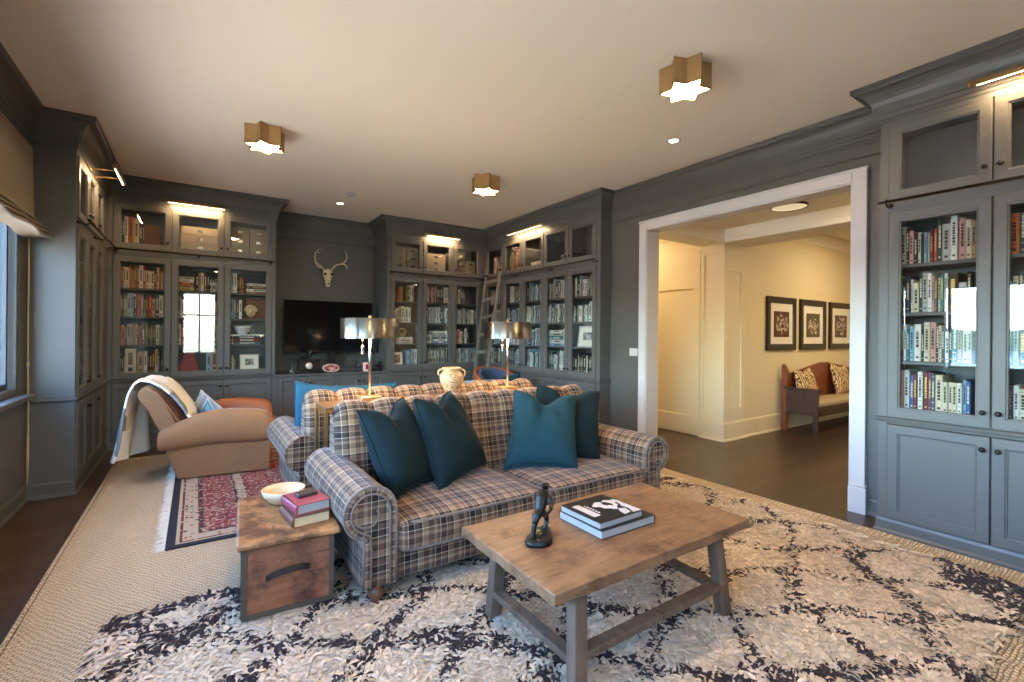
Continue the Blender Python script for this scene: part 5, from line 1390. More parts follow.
# lower body, slanted back edge
mb = MB(); side = [(-.10, .34), (-.085, .30), (.01, .025), (.745, .025), (.755, .32), (.75, .36)]
mb.prism([(x, z) for x, z in side], -.0, W_, M=T(0, W_, 0) @ RX(R(90))); b_ = mb.build('body', suede, root, bevel=.014)
# back
mb = MB()
bp_ = [(.03, .02), (-.02, .16), (-.09, .36), (-.17, .56), (-.235, .70), (-.285, .765), (-.30, .80), (-.285, .84), (-.245, .865), (-.20, .86), (-.15, .82), (-.08, .70), (-.01, .55), (.05, .43), (.09, .36), (.09, .1)]
nb_ = len(bp_)
def bk(u, v):
    t = u * nb_; i = int(t) % nb_; f = t - int(t); p, q_ = bp_[i], bp_[(i + 1) % nb_]
    x, z = p[0] * (1 - f) + q_[0] * f, p[1] * (1 - f) + q_[1] * f
    e = min(v, 1 - v) * (W_ - .1); rr = .06; ins = rr - math.sqrt(max(0, rr * rr - max(0, rr - e) ** 2)) if e < rr else 0
    cxx, czz = -.06 - .0 * u, min(z, .80) - .02
    return (x + (-.09 - .22 * (z - .4) - x) * ins * 5 * .3, .05 + (W_ - .1) * v, z - ins * .4 * (1 if z > .5 else 0))
mb.grid(bk, nb_ * 2, 22, cu=True)
for v in (0, 1): mb.add([bk(i / (nb_ * 2), v) for i in range(nb_ * 2)], [tuple(range(nb_ * 2))])
mb.build('backrest', suede, root, merge=.0003)
mb = MB(); mb.tube([(-.245 + .02, .045, .845), (-.15, .045, .80), (-.06, .045, .66), (.02, .045, .52), (.06, .045, .44)], .008, 6); mb.build('piping', leath, root)
mb = MB(); mb.rbox(.02, .80, .13, W_ - .13, .30, .45, .05, n=(10, 10, 5), puff=.02, uv=False); mb.build('seat_cushion', leath, root, merge=.0003)
mb = MB(); mb.rbox(-.02, .14, .14, W_ - .14, .0, .48, .06, n=(6, 10, 8), uv=False, M=T(-.05, 0, .38) @ RY(R(-28))); mb.build('back_cushion', leath, root, merge=.0003)
for x in (.08, .68):
    for y in (.08, W_ - .08): MB().lathe([(0, 0), (.022, 0), (.03, .026)], 12, M=T(x, y, 0)).build('foot', footw, root)

# patterned throw over the chair back
m, nt_, b = new_mat('throw_fabric')
uvn = N(nt_, 'ShaderNodeUVMap'); mp_ = N(nt_, 'ShaderNodeMapping'); mp_.inputs['Scale'].default_value = (4.2, 3.2, 1); mp_.inputs['Rotation'].default_value = (0, 0, .6); nt_.links.new(uvn.outputs[0], mp_.inputs[0])
vo = N(nt_, 'ShaderNodeTexVoronoi', voronoi_dimensions='2D', distance='MANHATTAN'); vo.inputs['Scale'].default_value = 1.5; nt_.links.new(mp_.outputs[0], vo.inputs[0])
sp_ = N(nt_, 'ShaderNodeSeparateColor'); nt_.links.new(vo.outputs['Color'], sp_.inputs[0])
rp = ramp(nt_, [(0, rgb(236, 232, 224)), (.55, rgb(214, 212, 206)), (.72, rgb(216, 198, 174)), (.80, rgb(122, 128, 128)), (.88, rgb(228, 224, 216))], 'CONSTANT'); nt_.links.new(sp_.outputs[0], rp.inputs[0])
nt_.links.new(rp.outputs[0], b.inputs['Base Color']); b.inputs['Roughness'].default_value = .9
path = [(.10, .55), (.03, .66), (-.05, .77), (-.12, .85), (-.20, .905), (-.27, .915), (-.325, .88), (-.36, .80), (-.375, .68), (-.39, .55), (-.405, .42), (-.42, .30), (-.428, .235)]
PL = [0]
for i in range(1, len(path)): PL.append(PL[-1] + math.dist(path[i], path[i - 1]))
def thr(u, v):
    t = u * (len(path) - 1); i = min(int(t), len(path) - 2); f = t - i
    x = path[i][0] * (1 - f) + path[i + 1][0] * f; z = path[i][1] * (1 - f) + path[i + 1][1] * f
    hang = max(0, (u - .5) * 2)
    wv_ = .018 * math.sin(v * 13 + u * 3) * (.3 + hang) + .02 * noise.noise(Vector((u * 4, v * 4, 0)))
    y = .015 + .50 * v + .03 * math.sin(u * 5) - .05 * hang * (1 - v)
    return (x + wv_ - .04 * hang * math.sin(v * PI) + .16 * v * hang, y, z + .012 * math.sin(v * 9) * (1 - hang) - .03 * hang * v + .02 * v * (u < .3))
mb = MB(); mb.grid(thr, 50, 34, uvfn=lambda u, v: (u * PL[-1], v * .5))
o = mb.build('throw_blanket', m, None, (-.14, 5.14, 0), (0, 0, RZC), solid=.016)
tag(o, 'white throw blanket with blue-grey leaf shapes draped over the armchair back', 'blanket')
m, nt_, b = new_mat('diamond_fabric')
tcx = N(nt_, 'ShaderNodeTexCoord'); spx = N(nt_, 'ShaderNodeSeparateXYZ'); nt_.links.new(tcx.outputs['Object'], spx.inputs[0])
ax_ = math_(nt_, 'ABSOLUTE', spx.outputs[0]); az_ = math_(nt_, 'ABSOLUTE', spx.outputs[2])
s_ = math_(nt_, 'ADD', math_(nt_, 'MULTIPLY', ax_, 2.2), az_)
rp = ramp(nt_, [(0, rgb(132, 176, 190)), (.30, rgb(88, 140, 158)), (.52, rgb(196, 200, 196)), (.60, rgb(128, 134, 132)), (1, rgb(150, 152, 148))], 'CONSTANT'); nt_.links.new(math_(nt_, 'MULTIPLY', s_, 5.0), rp.inputs[0])
nt_.links.new(rp.outputs[0], b.inputs['Base Color']); b.inputs['Roughness'].default_value = .8
pillow('throw_pillow', (.045, 5.60, .77), (.215, 5.42, .60), (.16, 5.52, .40), (-.03, 5.70, .56), .12, m, 'small grey pillow with pale blue diamond standing on the brown armchair', 0, pipe=MATS['pale_ornament'])

# ------------------------------------------------------------ tan and blue chairs far behind
bluef = simple('navy_fabric', rgb(54, 76, 108), .85, noise_amt=.1, noise_scale=20); palebl = simple('pale_blue_fabric', rgb(112, 138, 150), .85)
def barrel_chair(x, y, rz, label, h=.80, group='tan barrel chairs by the far bookcases'):
    root = thing('barrel_chair', label, 'chair', (x, y, 0), rz, group)
    def shell(rad, t, m, nm, z0, top, cap=True):
        mb = MB()
        def fn(u, v):
            a = R(-35 + 250 * u); hh = top * (.62 + .38 * math.sin(PI * u) ** .8)
            j = int(round(v * 7)); prof_ = [(0, 0), (0, .5), (0, .92), (.2, 1), (.8, 1), (1, .92), (1, .5), (1, 0)][j]
            r = rad - t * prof_[0]
            return (math.cos(a) * r, math.sin(a) * r, z0 + (hh - z0) * prof_[1])
        mb.grid(fn, 34, 8)
        for u in (0, 1): mb.add([fn(u, k / 7) for k in range(8)], [tuple(range(8))])
        return mb.build(nm, m, root, merge=.0003)
    shell(.40, .045, leath, 'outer_shell', .06, h); shell(.352, .07, bluef, 'inner_back', .30, h - .015)
    mb = MB(); mb.lathe([(0, .16), (.33, .16), (.345, .2), (.345, .38), (.32, .43), (0, .45)], 30); mb.build('seat_cushion', palebl, root)
    for a in (45, 135, 225, 315): MB().lathe([(0, 0), (.016, 0), (.022, .17)], 10, M=T(.25 * math.cos(R(a)), .25 * math.sin(R(a)), 0)).build('leg', footw, root)
barrel_chair(3.60, 5.58, R(14), 'tan-backed barrel chair with navy inner back in front of the ladder', .88)
barrel_chair(2.60, 5.45, R(-10), 'low tan barrel chair whose back shows just left of the urn', .685)
pillow('throw_pillow', (3.46, 5.36, .76), (3.66, 5.22, .84), (3.66, 5.32, .50), (3.42, 5.46, .48), .1, teal, 'small teal pillow on the navy and tan barrel chair', .0)
# pale blue ottoman between them
root = thing('pale_blue_ottoman', 'flat pale blue upholstered ottoman between the far barrel chairs', 'ottoman', (2.95, 4.98, 0), R(3))
mb = MB(); mb.rbox(-.26, .26, -.22, .22, .12, .765, .05, n=(8, 8, 5), puff=.015, uv=False); mb.build('cushion', palebl, root, merge=.0003)
for x in (-.2, .2):
    for y in (-.16, .16): MB().lathe([(0, 0), (.014, 0), (.02, .13)], 10, M=T(x, y, 0)).build('leg', footw, root)

# ------------------------------------------------------------ rugs
m, nt_, b = new_mat('jute_weave')
tc = N(nt_, 'ShaderNodeTexCoord'); sx = N(nt_, 'ShaderNodeSeparateXYZ'); nt_.links.new(tc.outputs['Object'], sx.inputs[0])
nzz = N(nt_, 'ShaderNodeTexNoise'); nzz.inputs['Scale'].default_value = 9; nzz.inputs['Detail'].default_value = 3; nt_.links.new(tc.outputs['Object'], nzz.inputs[0])
wob = math_(nt_, 'MULTIPLY', math_(nt_, 'SUBTRACT', nzz.outputs[0], .5), .030)
Y = math_(nt_, 'ADD', sx.outputs[1], wob); X = math_(nt_, 'ADD', sx.outputs[0], wob)
rowi = math_(nt_, 'FLOOR', math_(nt_, 'MULTIPLY', Y, 1 / .017)); par = math_(nt_, 'MODULO', math_(nt_, 'ABSOLUTE', rowi), 2)
xx = math_(nt_, 'ADD', math_(nt_, 'MULTIPLY', X, 1 / .026), math_(nt_, 'MULTIPLY', par, .5))
fx = math_(nt_, 'ABSOLUTE', math_(nt_, 'SINE', math_(nt_, 'MULTIPLY', xx, PI))); fy = math_(nt_, 'ABSOLUTE', math_(nt_, 'SINE', math_(nt_, 'MULTIPLY', Y, PI / .017)))
hgt = math_(nt_, 'POWER', math_(nt_, 'MULTIPLY', fx, fy), .6)
fib = N(nt_, 'ShaderNodeTexNoise'); fib.inputs['Scale'].default_value = 120; fib.inputs['Detail'].default_value = 4; nt_.links.new(tc.outputs['Object'], fib.inputs[0])
rp = ramp(nt_, [(0, rgb(120, 98, 74)), (.30, rgb(190, 166, 132)), (1, rgb(222, 202, 170))]); nt_.links.new(hgt, rp.inputs[0])
rf = ramp(nt_, [(.3, (.78, .78, .78)), (.7, (1.08, 1.06, 1.04))]); nt_.links.new(fib.outputs[0], rf.inputs[0])
c = mixc(nt_, 1.0, rp.outputs[0], rf.outputs[0], 'MULTIPLY'); nt_.links.new(c, b.inputs['Base Color']); b.inputs['Roughness'].default_value = .95; b.inputs['Specular IOR Level'].default_value = .1
bpn = N(nt_, 'ShaderNodeBump'); bpn.inputs['Strength'].default_value = 1.0; bpn.inputs['Distance'].default_value = .008; nt_.links.new(hgt, bpn.inputs['Height']); nt_.links.new(bpn.outputs[0], b.inputs['Normal'])
jute = m
root = thing('jute_rug', 'large natural jute rug covering most of the floor under the other rugs', 'rug', (1.62, 3.30, 0))
MB().box(-2.27, 2.27, -3.15, 3.0, .001, .010, b=.003).build('woven_field', jute, root)
mb = MB()
x0, x1, y0, y1 = -2.29, 2.29, -3.17, 3.02
for dx in (0, .024, .048): mb.tube([(x0 + dx, y0 + dx, .0095), (x1 - dx, y0 + dx, .0095), (x1 - dx, y1 - dx, .0095), (x0 + dx, y1 - dx, .0095)], .0125, 8, closed=True, smooth=True, flat=.7)
mb.build('braided_edge', jute, root)

# persian rug
m, nt_, b = new_mat('persian_pile')
tc = N(nt_, 'ShaderNodeTexCoord'); sx = N(nt_, 'ShaderNodeSeparateXYZ'); nt_.links.new(tc.outputs['Object'], sx.inputs[0])
PW, PH = 1.28, 1.22
ex = math_(nt_, 'SUBTRACT', PW, math_(nt_, 'ABSOLUTE', sx.outputs[0])); ey = math_(nt_, 'SUBTRACT', PH, math_(nt_, 'ABSOLUTE', sx.outputs[1]))
e = math_(nt_, 'MINIMUM', ex, ey)
navy, red_, crm, dkr = rgb(26, 26, 34), rgb(122, 44, 44), rgb(168, 148, 122), rgb(84, 30, 32)
bg_ = ramp(nt_, [(0, navy), (.05, crm), (.07, dkr), (.085, crm), (.17, dkr), (.185, navy), (.20, red_), (.42, navy), (.44, crm), (.50, dkr), (.515, red_)], 'CONSTANT'); nt_.links.new(e, bg_.inputs[0])
v1 = N(nt_, 'ShaderNodeTexVoronoi'); v1.inputs['Scale'].default_value = 32; v1.inputs['Randomness'].default_value = .55; nt_.links.new(tc.outputs['Object'], v1.inputs[0])
v2 = N(nt_, 'ShaderNodeTexVoronoi'); v2.inputs['Scale'].default_value = 11; v2.inputs['Randomness'].default_value = .35; nt_.links.new(tc.outputs['Object'], v2.inputs[0])
sc = N(nt_, 'ShaderNodeSeparateColor'); nt_.links.new(v1.outputs['Color'], sc.inputs[0])
pal = ramp(nt_, [(0, crm), (.35, navy), (.5, red_), (.7, rgb(150, 110, 90)), (.85, crm)], 'CONSTANT'); nt_.links.new(sc.outputs[0], pal.inputs[0])
mot = ramp(nt_, [(0, (1, 1, 1)), (.42, (0, 0, 0))], 'CONSTANT'); nt_.links.new(v1.outputs['Distance'], mot.inputs[0])
ring = ramp(nt_, [(0, (0, 0, 0)), (.30, (1, 1, 1)), (.36, (0, 0, 0))], 'CONSTANT'); nt_.links.new(v2.outputs['Distance'], ring.inputs[0])
inn = math_(nt_, 'MULTIPLY', mot.outputs[0], math_(nt_, 'GREATER_THAN', e, .07))
c = mixc(nt_, inn, bg_.outputs[0], pal.outputs[0]); c = mixc(nt_, math_(nt_, 'MULTIPLY', ring.outputs[0], math_(nt_, 'GREATER_THAN', e, .2)), c, crm)
nf = N(nt_, 'ShaderNodeTexNoise'); nf.inputs['Scale'].default_value = 200; nt_.links.new(tc.outputs['Object'], nf.inputs[0])
rf = ramp(nt_, [(.3, (.75, .75, .75)), (.7, (1.15, 1.15, 1.15))]); nt_.links.new(nf.outputs[0], rf.inputs[0]); c = mixc(nt_, 1.0, c, rf.outputs[0], 'MULTIPLY')
nt_.links.new(c, b.inputs['Base Color']); b.inputs['Roughness'].default_value = .95
root = thing('persian_rug', 'red and navy patterned fringed rug under the brown armchair', 'rug', (1.13, 4.76, 0))
MB().box(-PW, PW, -PH, PH, .011, .019, b=.002).build('pile', m, root)
frm = simple('fringe_cotton', rgb(216, 208, 190), .9)
mb = MB(); rnd = random.Random(3)
for s_ in (-1, 1):
    for k in range(300):
        y = -PH + 2 * PH * k / 300; l = rnd.uniform(.045, .075); dy = rnd.uniform(-.012, .012)
        mb.add([(s_ * PW, y, .016), (s_ * PW, y + .005, .016), (s_ * (PW + l), y + .005 + dy, .013), (s_ * (PW + l), y + dy, .013)], [(0, 1, 2, 3)])
        mb.add([(s_ * PW, y, .018), (s_ * (PW + l * .5), y + .003, .020), (s_ * (PW + l), y + dy, .014)], [(0, 1, 2)])
fo = mb.build('fringe', frm, root, recalc=False); fo['kind'] = 'stuff'

# shaggy cream rug with dark lattice: thousands of yarn tufts
m, nt_, b = new_mat('shag_wool'); at_ = N(nt_, 'ShaderNodeVertexColor'); at_.layer_name = 'Col'
nt_.links.new(at_.outputs[0], b.inputs['Base Color']); b.inputs['Roughness'].default_value = .95; b.inputs['Specular IOR Level'].default_value = .08; b.inputs['Sheen Weight'].default_value = .1
ge = N(nt_, 'ShaderNodeNewGeometry'); vm = N(nt_, 'ShaderNodeMix', data_type='VECTOR'); vm.inputs[0].default_value = .5; nt_.links.new(ge.outputs['Normal'], vm.inputs[4]); vm.inputs[5].default_value = (0, 0, 1)
vn = N(nt_, 'ShaderNodeVectorMath', operation='NORMALIZE'); nt_.links.new(vm.outputs[1], vn.inputs[0]); nt_.links.new(vn.outputs[0], b.inputs['Normal'])
shag = m
SX0, SX1, SY0, SY1 = -.33, 3.66, .50, 2.78
root = thing('shaggy_rug', 'cream shaggy rug with dark diamond lattice under the coffee table', 'rug', (0, 0, 0))
rs = np.random.RandomState(5)
def lattice(x, y):
    """signed strength of the dark diamond lines (1 = dark)"""
    wx = .05 * np.sin(y * 5.1 + 1.3) + .03 * np.sin(x * 9 + y * 4); wy = .05 * np.sin(x * 4.3) + .03 * np.sin(y * 8 + 2)
    X, Yy = x + wx, y + wy
    d = np.full_like(x, 9.0)
    a = (X * 1.0 + Yy * 1.25) / .62; c_ = (X * 1.0 - Yy * 1.25) / .62
    for q in (a, c_):
        f = np.abs(q - np.round(q)) * .62 / 1.6; d = np.minimum(d, f)
    return d
def shag_mesh(name, n, lay, wid, seed):
    rs = np.random.RandomState(seed)
    x = rs.uniform(SX0, SX1, n); y = rs.uniform(SY0, SY1, n)
    # fewer tufts far from the camera need no change: one density throughout
    d = lattice(x, y)
    edge = np.minimum(np.minimum(x - SX0, SX1 - x), np.minimum(y - SY0, SY1 - y))
    clump = np.sin(x * 41 + np.sin(y * 23) * 2) * np.sin(y * 37 + np.sin(x * 19) * 2)
    dark = ((d + rs.normal(0, .009, n) + clump * .012) < np.where(x < 1.9, .040, .029)) & ((rs.rand(n) < .66) | (d < .006))
    dark |= (x > 3.30) & (y < .85) & (rs.rand(n) < .75) & (((x - 3.3) + (.85 - y)) > .12)
    dark |= (y > SY1 - .07) & (rs.rand(n) < .85)
    dark |= (x < SX0 + .03) & (rs.rand(n) < .3)
    base = np.where(dark[:, None], np.array(rgb(54, 42, 40))[None] * rs.uniform(.5, 1.5, (n, 1)), 0)
    cr1, cr2, cr3 = np.array(rgb(222, 204, 178)), np.array(rgb(204, 176, 140)), np.array(rgb(190, 158, 138))
    t = rs.rand(n, 1); patch = (np.sin(x * 3.1 + 1) * np.sin(y * 4.3))[:, None] * .5 + .5
    crm_ = cr1 * (1 - t * .7) + cr2 * t * .7; crm_ = crm_ * (1 - .35 * patch) + (cr2 * .6 + cr3 * .4) * .35 * patch
    crm_ *= rs.uniform(.68, 1.12, (n, 1))
    col = np.where(dark[:, None], base, crm_)
    # lie direction follows a slow swirl plus randomness
    th = 2.2 * np.sin(x * 2.3 + y * 1.7) + 1.5 * np.sin(x * 6.5 - y * 5.2) + rs.normal(0, .9, n)
    L = rs.uniform(.7, 1.2, n) * lay; h = rs.uniform(.35, 1.0, n) * (.024 + .008 * clump)
    wd = wid * rs.uniform(.7, 1.3, n)
    dx, dy = np.cos(th), np.sin(th); px, py = -dy, dx
    V = np.zeros((n, 7, 3), np.float32); tw_ = rs.uniform(-.3, .3, n)
    zs = .012 + rs.rand(n) * .006
    for k, (t_, hw, hh) in enumerate(((0, .7, 0), (.40, 1.0, .85), (.80, .8, .95))):
        for s, sg in enumerate((-1, 1)):
            V[:, k * 2 + s, 0] = x + dx * L * t_ + px * wd * hw * sg; V[:, k * 2 + s, 1] = y + dy * L * t_ + py * wd * hw * sg
            V[:, k * 2 + s, 2] = zs + h * hh + (.0 if k == 0 else 1) * (wd * tw_ if s else -wd * tw_)
    V[:, 6, 0] = x + dx * L * 1.08; V[:, 6, 1] = y + dy * L * 1.08; V[:, 6, 2] = zs + h * .62
    me = bpy.data.meshes.new(name); me.vertices.add(n * 7); me.vertices.foreach_set('co', V.reshape(-1))
    F = np.array([[0, 1, 3, 2], [2, 3, 5, 4]]); Q = (np.arange(n)[:, None, None] * 7 + F[None]).reshape(n, 8)
    Tt = (np.arange(n)[:, None] * 7 + np.array([[4, 5, 6]]))
    loops = np.concatenate([Q, Tt], 1).reshape(-1)
    me.loops.add(n * 11); me.loops.foreach_set('vertex_index', loops.astype(np.int32))
    me.polygons.add(n * 3); st = (np.arange(n)[:, None] * 11 + np.array([[0, 4, 8]])).reshape(-1)
    me.polygons.foreach_set('loop_start', st.astype(np.int32)); me.polygons.foreach_set('loop_total', np.tile([4, 4, 3], n).astype(np.int32))
    me.polygons.foreach_set('use_smooth', np.ones(n * 3, bool))
    ca = me.color_attributes.new('Col', 'FLOAT_COLOR', 'POINT')
    C_ = np.ones((n, 7, 4), np.float32); C_[:, :, :3] = col[:, None, :]; 
    ca.data.foreach_set('color', C_.reshape(-1))
    me.update(); me.validate(); me.materials.append(shag)
    o = bpy.data.objects.new(name, me); COL.objects.link(o); o.parent = root; return o
o = shag_mesh('wool_pile', 210000, .058, .0066, 11); o['kind'] = 'stuff'
MB().box(SX0, SX1, SY0, SY1, .011, .018).build('backing', simple('rug_backing', rgb(190, 174, 152), .95), root)
# knotted fringe along the far right edge
mb = MB(); rnd = random.Random(9); y = SY0 + .05
while y < SY1 - .03:
    y += rnd.uniform(.03, .12)
    for k in range(rnd.choice((1, 2, 3))):
        p = Vector((SX1 - .01, y + rnd.uniform(-.01, .01), .022)); a = rnd.uniform(-1.0, 1.0); pts = [p.copy()]
        for j in range(rnd.randint(5, 8)):
            a += rnd.uniform(-.7, .7); p = p + Vector((math.cos(a) * .018, math.sin(a) * .022, 0)); p.z = .022; pts.append(p.copy())
        mb.tube(pts, [.0085] * (len(pts) - 1) + [.004], 6)
fo = mb.build('knotted_fringe', simple('fringe_wool', rgb(214, 198, 170), .95), root); fo['kind'] = 'stuff'

# ------------------------------------------------------------ ceiling lights
def star_light(x, y, rot, lab):
    root = thing('star_ceiling_light', lab, 'ceiling light', (x, y, CEIL), rot, 'brass star ceiling lights')
    def star(ro, ri): return [((ro if k % 2 == 0 else ri) * math.cos(PI * k / 6), (ro if k % 2 == 0 else ri) * math.sin(PI * k / 6)) for k in range(12)]
    o_, i_ = star(.158, .098), star(.150, .092); n = 12
    vs_ = [(x_, y_, 0) for x_, y_ in o_] + [(x_, y_, -.165) for x_, y_ in o_] + [(x_, y_, -.165) for x_, y_ in i_] + [(x_, y_, -.004) for x_, y_ in i_]
    fs = []
    for k in range(3):
        for j in range(n): fs.append((k * n + j, k * n + (j + 1) % n, (k + 1) * n + (j + 1) % n, (k + 1) * n + j))
    MB().add(vs_, fs).build('star_shade', antbrass, root)
    for j in range(0, n, 2): MB().tube([(o_[j][0], o_[j][1], 0), (o_[j][0], o_[j][1], -.167)], .0035, 5).build('seam', antbrass, root)
    d = star(.149, .091)
    MB().prism(d, -.158, -.152).build('diffuser', glowstar, root)
    return root
star_light(.478, 4.53, R(12), 'star-shaped brass ceiling light at the left, before the back left bookcase')
star_light(2.62, 1.90, R(12), 'star-shaped brass ceiling light nearest the camera, upper right of the photo')
star_light(2.665, 4.50, R(12), 'star-shaped brass ceiling light farthest back, before the ladder bookcase')
star_light(.478, 1.90, R(12), 'star-shaped brass ceiling light above the camera, out of the frame')
star_light(.478, -.8, R(12), 'added unseen star-shaped brass ceiling light behind the camera, window side')  # assumed fixture out of view, added to light the room
star_light(2.62, -.8, R(12), 'added unseen star-shaped brass ceiling light behind the camera, bookcase side')  # second added fixture behind the camera, only for its light
def downlight(x, y, lab, w=12, z=CEIL):
    root = thing('recessed_downlight', lab, 'ceiling light', (x, y, z), 0)
    MB().lathe([(.062, .0), (.062, -.004), (.048, -.006), (.042, .0)], 24, cap=False).build('trim_ring', whitetrim, root)
    MB().lathe([(0, -.001), (.040, -.0012)], 20).build('lens', simple('downlight_lens', (1, 1, 1), .5, emit=(1, .85, .65), es=7.0), root)
downlight(1.60, 6.55, 'small round recessed downlight in the ceiling before the deer skull')
downlight(3.54, 2.68, 'small round recessed downlight in the ceiling before the cased opening')
root = thing('smoke_detector', 'small round white smoke detector on the ceiling before the television', 'smoke detector', (1.61, 6.02, CEIL))
MB().lathe([(.055, 0), (.055, -.012), (.045, -.022), (.03, -.030), (0, -.032)], 24).build('body', whitetrim, root)
# light switch plate
root = thing('light_switch', 'white double switch plate on the dark wall beside the cased opening', 'light switch', (4.27, 3.765, 1.155), 0)
MB().box(-.006, 0, -.062, .062, -.045, .045, b=.002).build('plate', whitetrim, root)
for y in (-.03, .03): MB().box(-.011, -.006, y - .016, y + .016, -.03, .03, b=.001).build('rocker', whitetrim, root)

# ------------------------------------------------------------ hall: bench, pillows, pictures, lights
bw = wood('bench_wood', rgb(58, 36, 24), rgb(78, 50, 34), .4, scale=(2, 9, 9)); bwr = wood('bench_back_wood', rgb(112, 56, 30), rgb(140, 74, 42), .4, scale=(2, 9, 9))
root = thing('wooden_bench', 'dark antique wooden bench with gabled back in the hall', 'bench', (8.3, 3.2, 0))
x0, x1 = -1.27, 1.27; yb, yf = .235, -.24
for s_ in (-1, 1):
    x = x0 if s_ < 0 else x1 - .05
    q = MB(); q.prism([(yb - .07, 0), (yb, 0), (yb, .93), (yb - .02, .96), (yb - .05, .93), (yb - .09, .84), (yb - .07, .66)], x, x + .05, M=Matrix(((0, 0, 1, 0), (1, 0, 0, 0), (0, 1, 0, 0), (0, 0, 0, 1)))); q.build('post', bwr if s_ < 0 else bw, root, bevel=.004)
    q = MB(); q.prism([(yf, 0), (yf + .045, 0), (yf + .07, .42), (yf + .07, .6), (yf - .01, .6), (yf - .0, .4)], x, x + .05, M=Matrix(((0, 0, 1, 0), (1, 0, 0, 0), (0, 1, 0, 0), (0, 0, 0, 1)))); q.build('leg', bw, root, bevel=.004)
    q = MB(); q.box(x - .015, x + .075, yf - .05, yb - .03, .60, .63, b=.008); q.build('armrest', bw, root)
    q = MB(); q.box(x + .01, x + .04, yf + .03, yb - .03, .27, .60, b=.003); q.build('side_panel', bw, root)
q = MB(); q.prism([(x0 + .05, .33), (x1 - .05, .33), (x1 - .05, .80), (.12, .95), (-.12, .95), (x0 + .05, .80)], 0, .03, M=T(0, yb - .01, 0) @ RX(R(90))); q.build('back_panel', bwr, root, bevel=.004)
MB().box(x0 + .05, x1 - .05, yf + .02, yb - .04, .33, .36, b=.004).build('seat', bw, root)
q = MB(); q.box(x0 + .05, x1 - .05, yf + .03, yf + .055, .24, .33, b=.003)
for k in range(16): q.box(x0 + .12 + k * .15, x0 + .19 + k * .15, yf + .022, yf + .03, .262, .31, b=.002)
q.build('apron', bw, root)
q = MB(); q.rbox(x0 + .07, x1 - .07, yf + .02, yb - .05, .36, .44, .03, n=(10, 6, 3), puff=.01, uv=False); q.build('seat_cushion', simple('bench_linen', rgb(170, 150, 118), .9), root, merge=.0003)
m, nt_, b = new_mat('ikat_fabric'); tc = N(nt_, 'ShaderNodeTexCoord'); wv = N(nt_, 'ShaderNodeTexWave'); wv.bands_direction = 'X'; wv.inputs['Scale'].default_value = 7; wv.inputs['Distortion'].default_value = 9; wv.inputs['Detail'].default_value = 2; wv.inputs['Detail Scale'].default_value = 2.2
nt_.links.new(tc.outputs['Object'], wv.inputs[0]); rp = ramp(nt_, [(0, rgb(92, 54, 32)), (.35, rgb(150, 100, 56)), (.5, rgb(222, 192, 140))], 'CONSTANT'); nt_.links.new(wv.outputs[0], rp.inputs[0]); nt_.links.new(rp.outputs[0], b.inputs['Base Color']); b.inputs['Roughness'].default_value = .85
pillow('bench_pillow', (7.26, 3.37, .86), (7.74, 3.37, .88), (7.78, 3.24, .45), (7.16, 3.24, .45), .14, m, 'brown and cream patterned pillow at the left end of the hall bench', .04)
pillow('bench_pillow', (8.42, 3.37, .93), (8.98, 3.37, .90), (9.0, 3.24, .45), (8.36, 3.24, .45), .14, m, 'brown and cream patterned pillow by the opening\'s right jamb, on the hall bench', .04)
flw = simple('flower_petal', rgb(214, 196, 178), .6); fbg = [simple('print_bg_%s' % k, c, .5) for k, c in (('umber', rgb(84, 46, 30)), ('moss', rgb(92, 82, 60)), ('taupe', rgb(94, 74, 70)))]
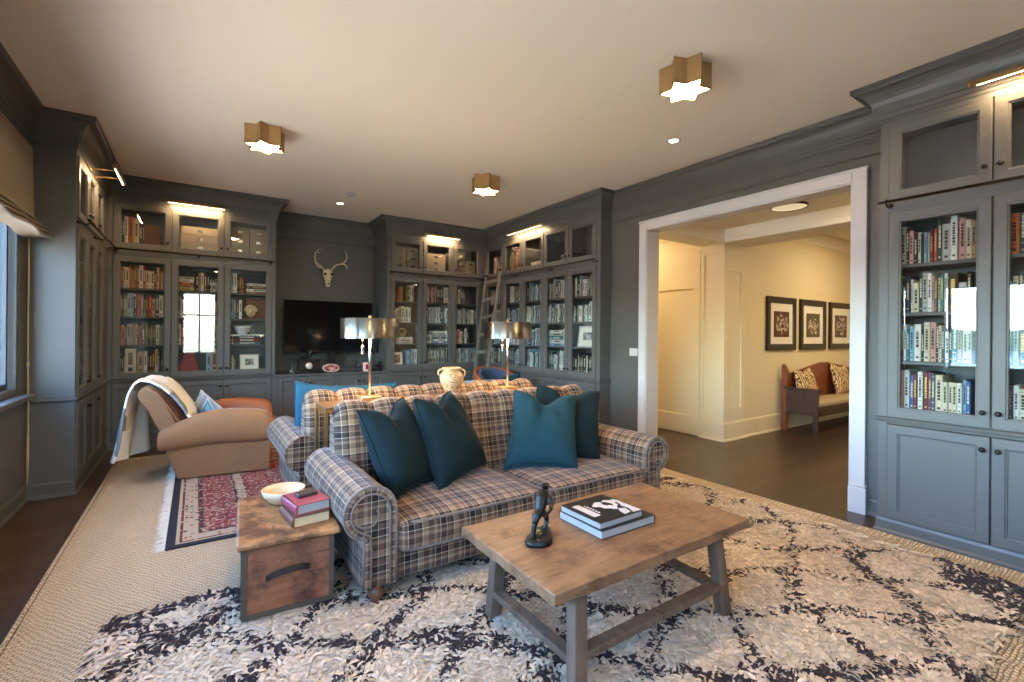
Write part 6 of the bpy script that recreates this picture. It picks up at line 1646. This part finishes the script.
for k, (a, b_, lab) in enumerate(((6.645, 7.47, 'leftmost of three black-framed flower prints on the hall wall'), (7.61, 8.46, 'middle of three black-framed flower prints on the hall wall'), (8.60, 9.47, 'rightmost of three black-framed flower prints, beside the right jamb'))):
    root = thing('framed_print', lab, 'picture', ((a + b_) / 2, 3.468, 1.54), 0, 'black-framed prints on the hall wall'); w = (b_ - a) / 2; h = .385
    MB().rings(-w, w, -h, h, [(0, 0), (0, -.03), (.01, -.034), (.085, -.030), (.09, -.015)], fill=False).build('frame', simple('frame_black', rgb(34, 26, 22), .35), root)
    MB().box(-w + .085, w - .085, -.014, -.004, -h + .055, h - .055).build('mat_board', matm, root)
    p_ = MB().box(-w * .52, w * .52, -.018, -.012, -h * .50, h * .46).build('print', fbg[k], root)
    q = MB(); rnd = random.Random(k)
    for j in range(34):
        r = .02 + .17 * math.sqrt(rnd.random()); an = rnd.uniform(0, 2 * PI); cx_, cz_ = r * math.cos(an) * .9, r * math.sin(an) * .75 - .0; l = rnd.uniform(.03, .05); t = rnd.uniform(0, PI)
        y = -.0185 - .0002 * j
        q.add([(cx_ - l * math.cos(t), y, cz_ - l * math.sin(t)), (cx_ + .3 * l * math.sin(t), y, cz_ - .3 * l * math.cos(t)), (cx_ + l * math.cos(t), y, cz_ + l * math.sin(t)), (cx_ - .3 * l * math.sin(t), y, cz_ + .3 * l * math.cos(t))], [(0, 1, 2, 3)])
    q.build('flower_image', flw, p_, recalc=False)
root = thing('flush_disc_light', 'thin round ceiling light in the hall just inside the opening', 'ceiling light', (5.12, 2.44, 2.72))
MB().lathe([(.17, 0), (.175, -.006), (.172, -.022), (.165, -.024), (.165, -.002)], 36, cap=False).build('rim', bronze, root)
MB().lathe([(0, -.018), (.164, -.018)], 36).build('lens', simple('disc_lens', rgb(230, 214, 180), .5, emit=(1, .8, .5), es=.25), root)
root = thing('track_spotlight', 'tiny brass spotlight on the corridor ceiling beyond the left jamb', 'ceiling light', (4.86, 4.4, 2.9))
MB().tube([(0, 0, 0), (0, 0, -.07)], .008, 8).build('stem', brass, root); MB().lathe([(.012, 0), (.03, -.02), (.034, -.09), (.03, -.09)], 16, M=T(0, 0, -.06), cap=True).build('head', brass, root)
MB().lathe([(0, -.151), (.028, -.152)], 16).build('bulb', glowbulb, root)
HC = (1.0, .79, .51)
light('hall_ceiling_lamp', 'AREA', (8.0, 2.1, 2.95), HALL_W, HC, 1.2, .5)
light('hall_ceiling_lamp.001', 'AREA', (5.05, 1.6, 2.70), HALL_W * .4, HC, .34)
light('corridor_ceiling_lamp', 'AREA', (5.0, 4.9, 2.88), HALL_W * .45, HC, .3)
light('hall_ceiling_lamp.002', 'AREA', (7.2, 0.2, 2.95), HALL_W * .5, HC, .6)
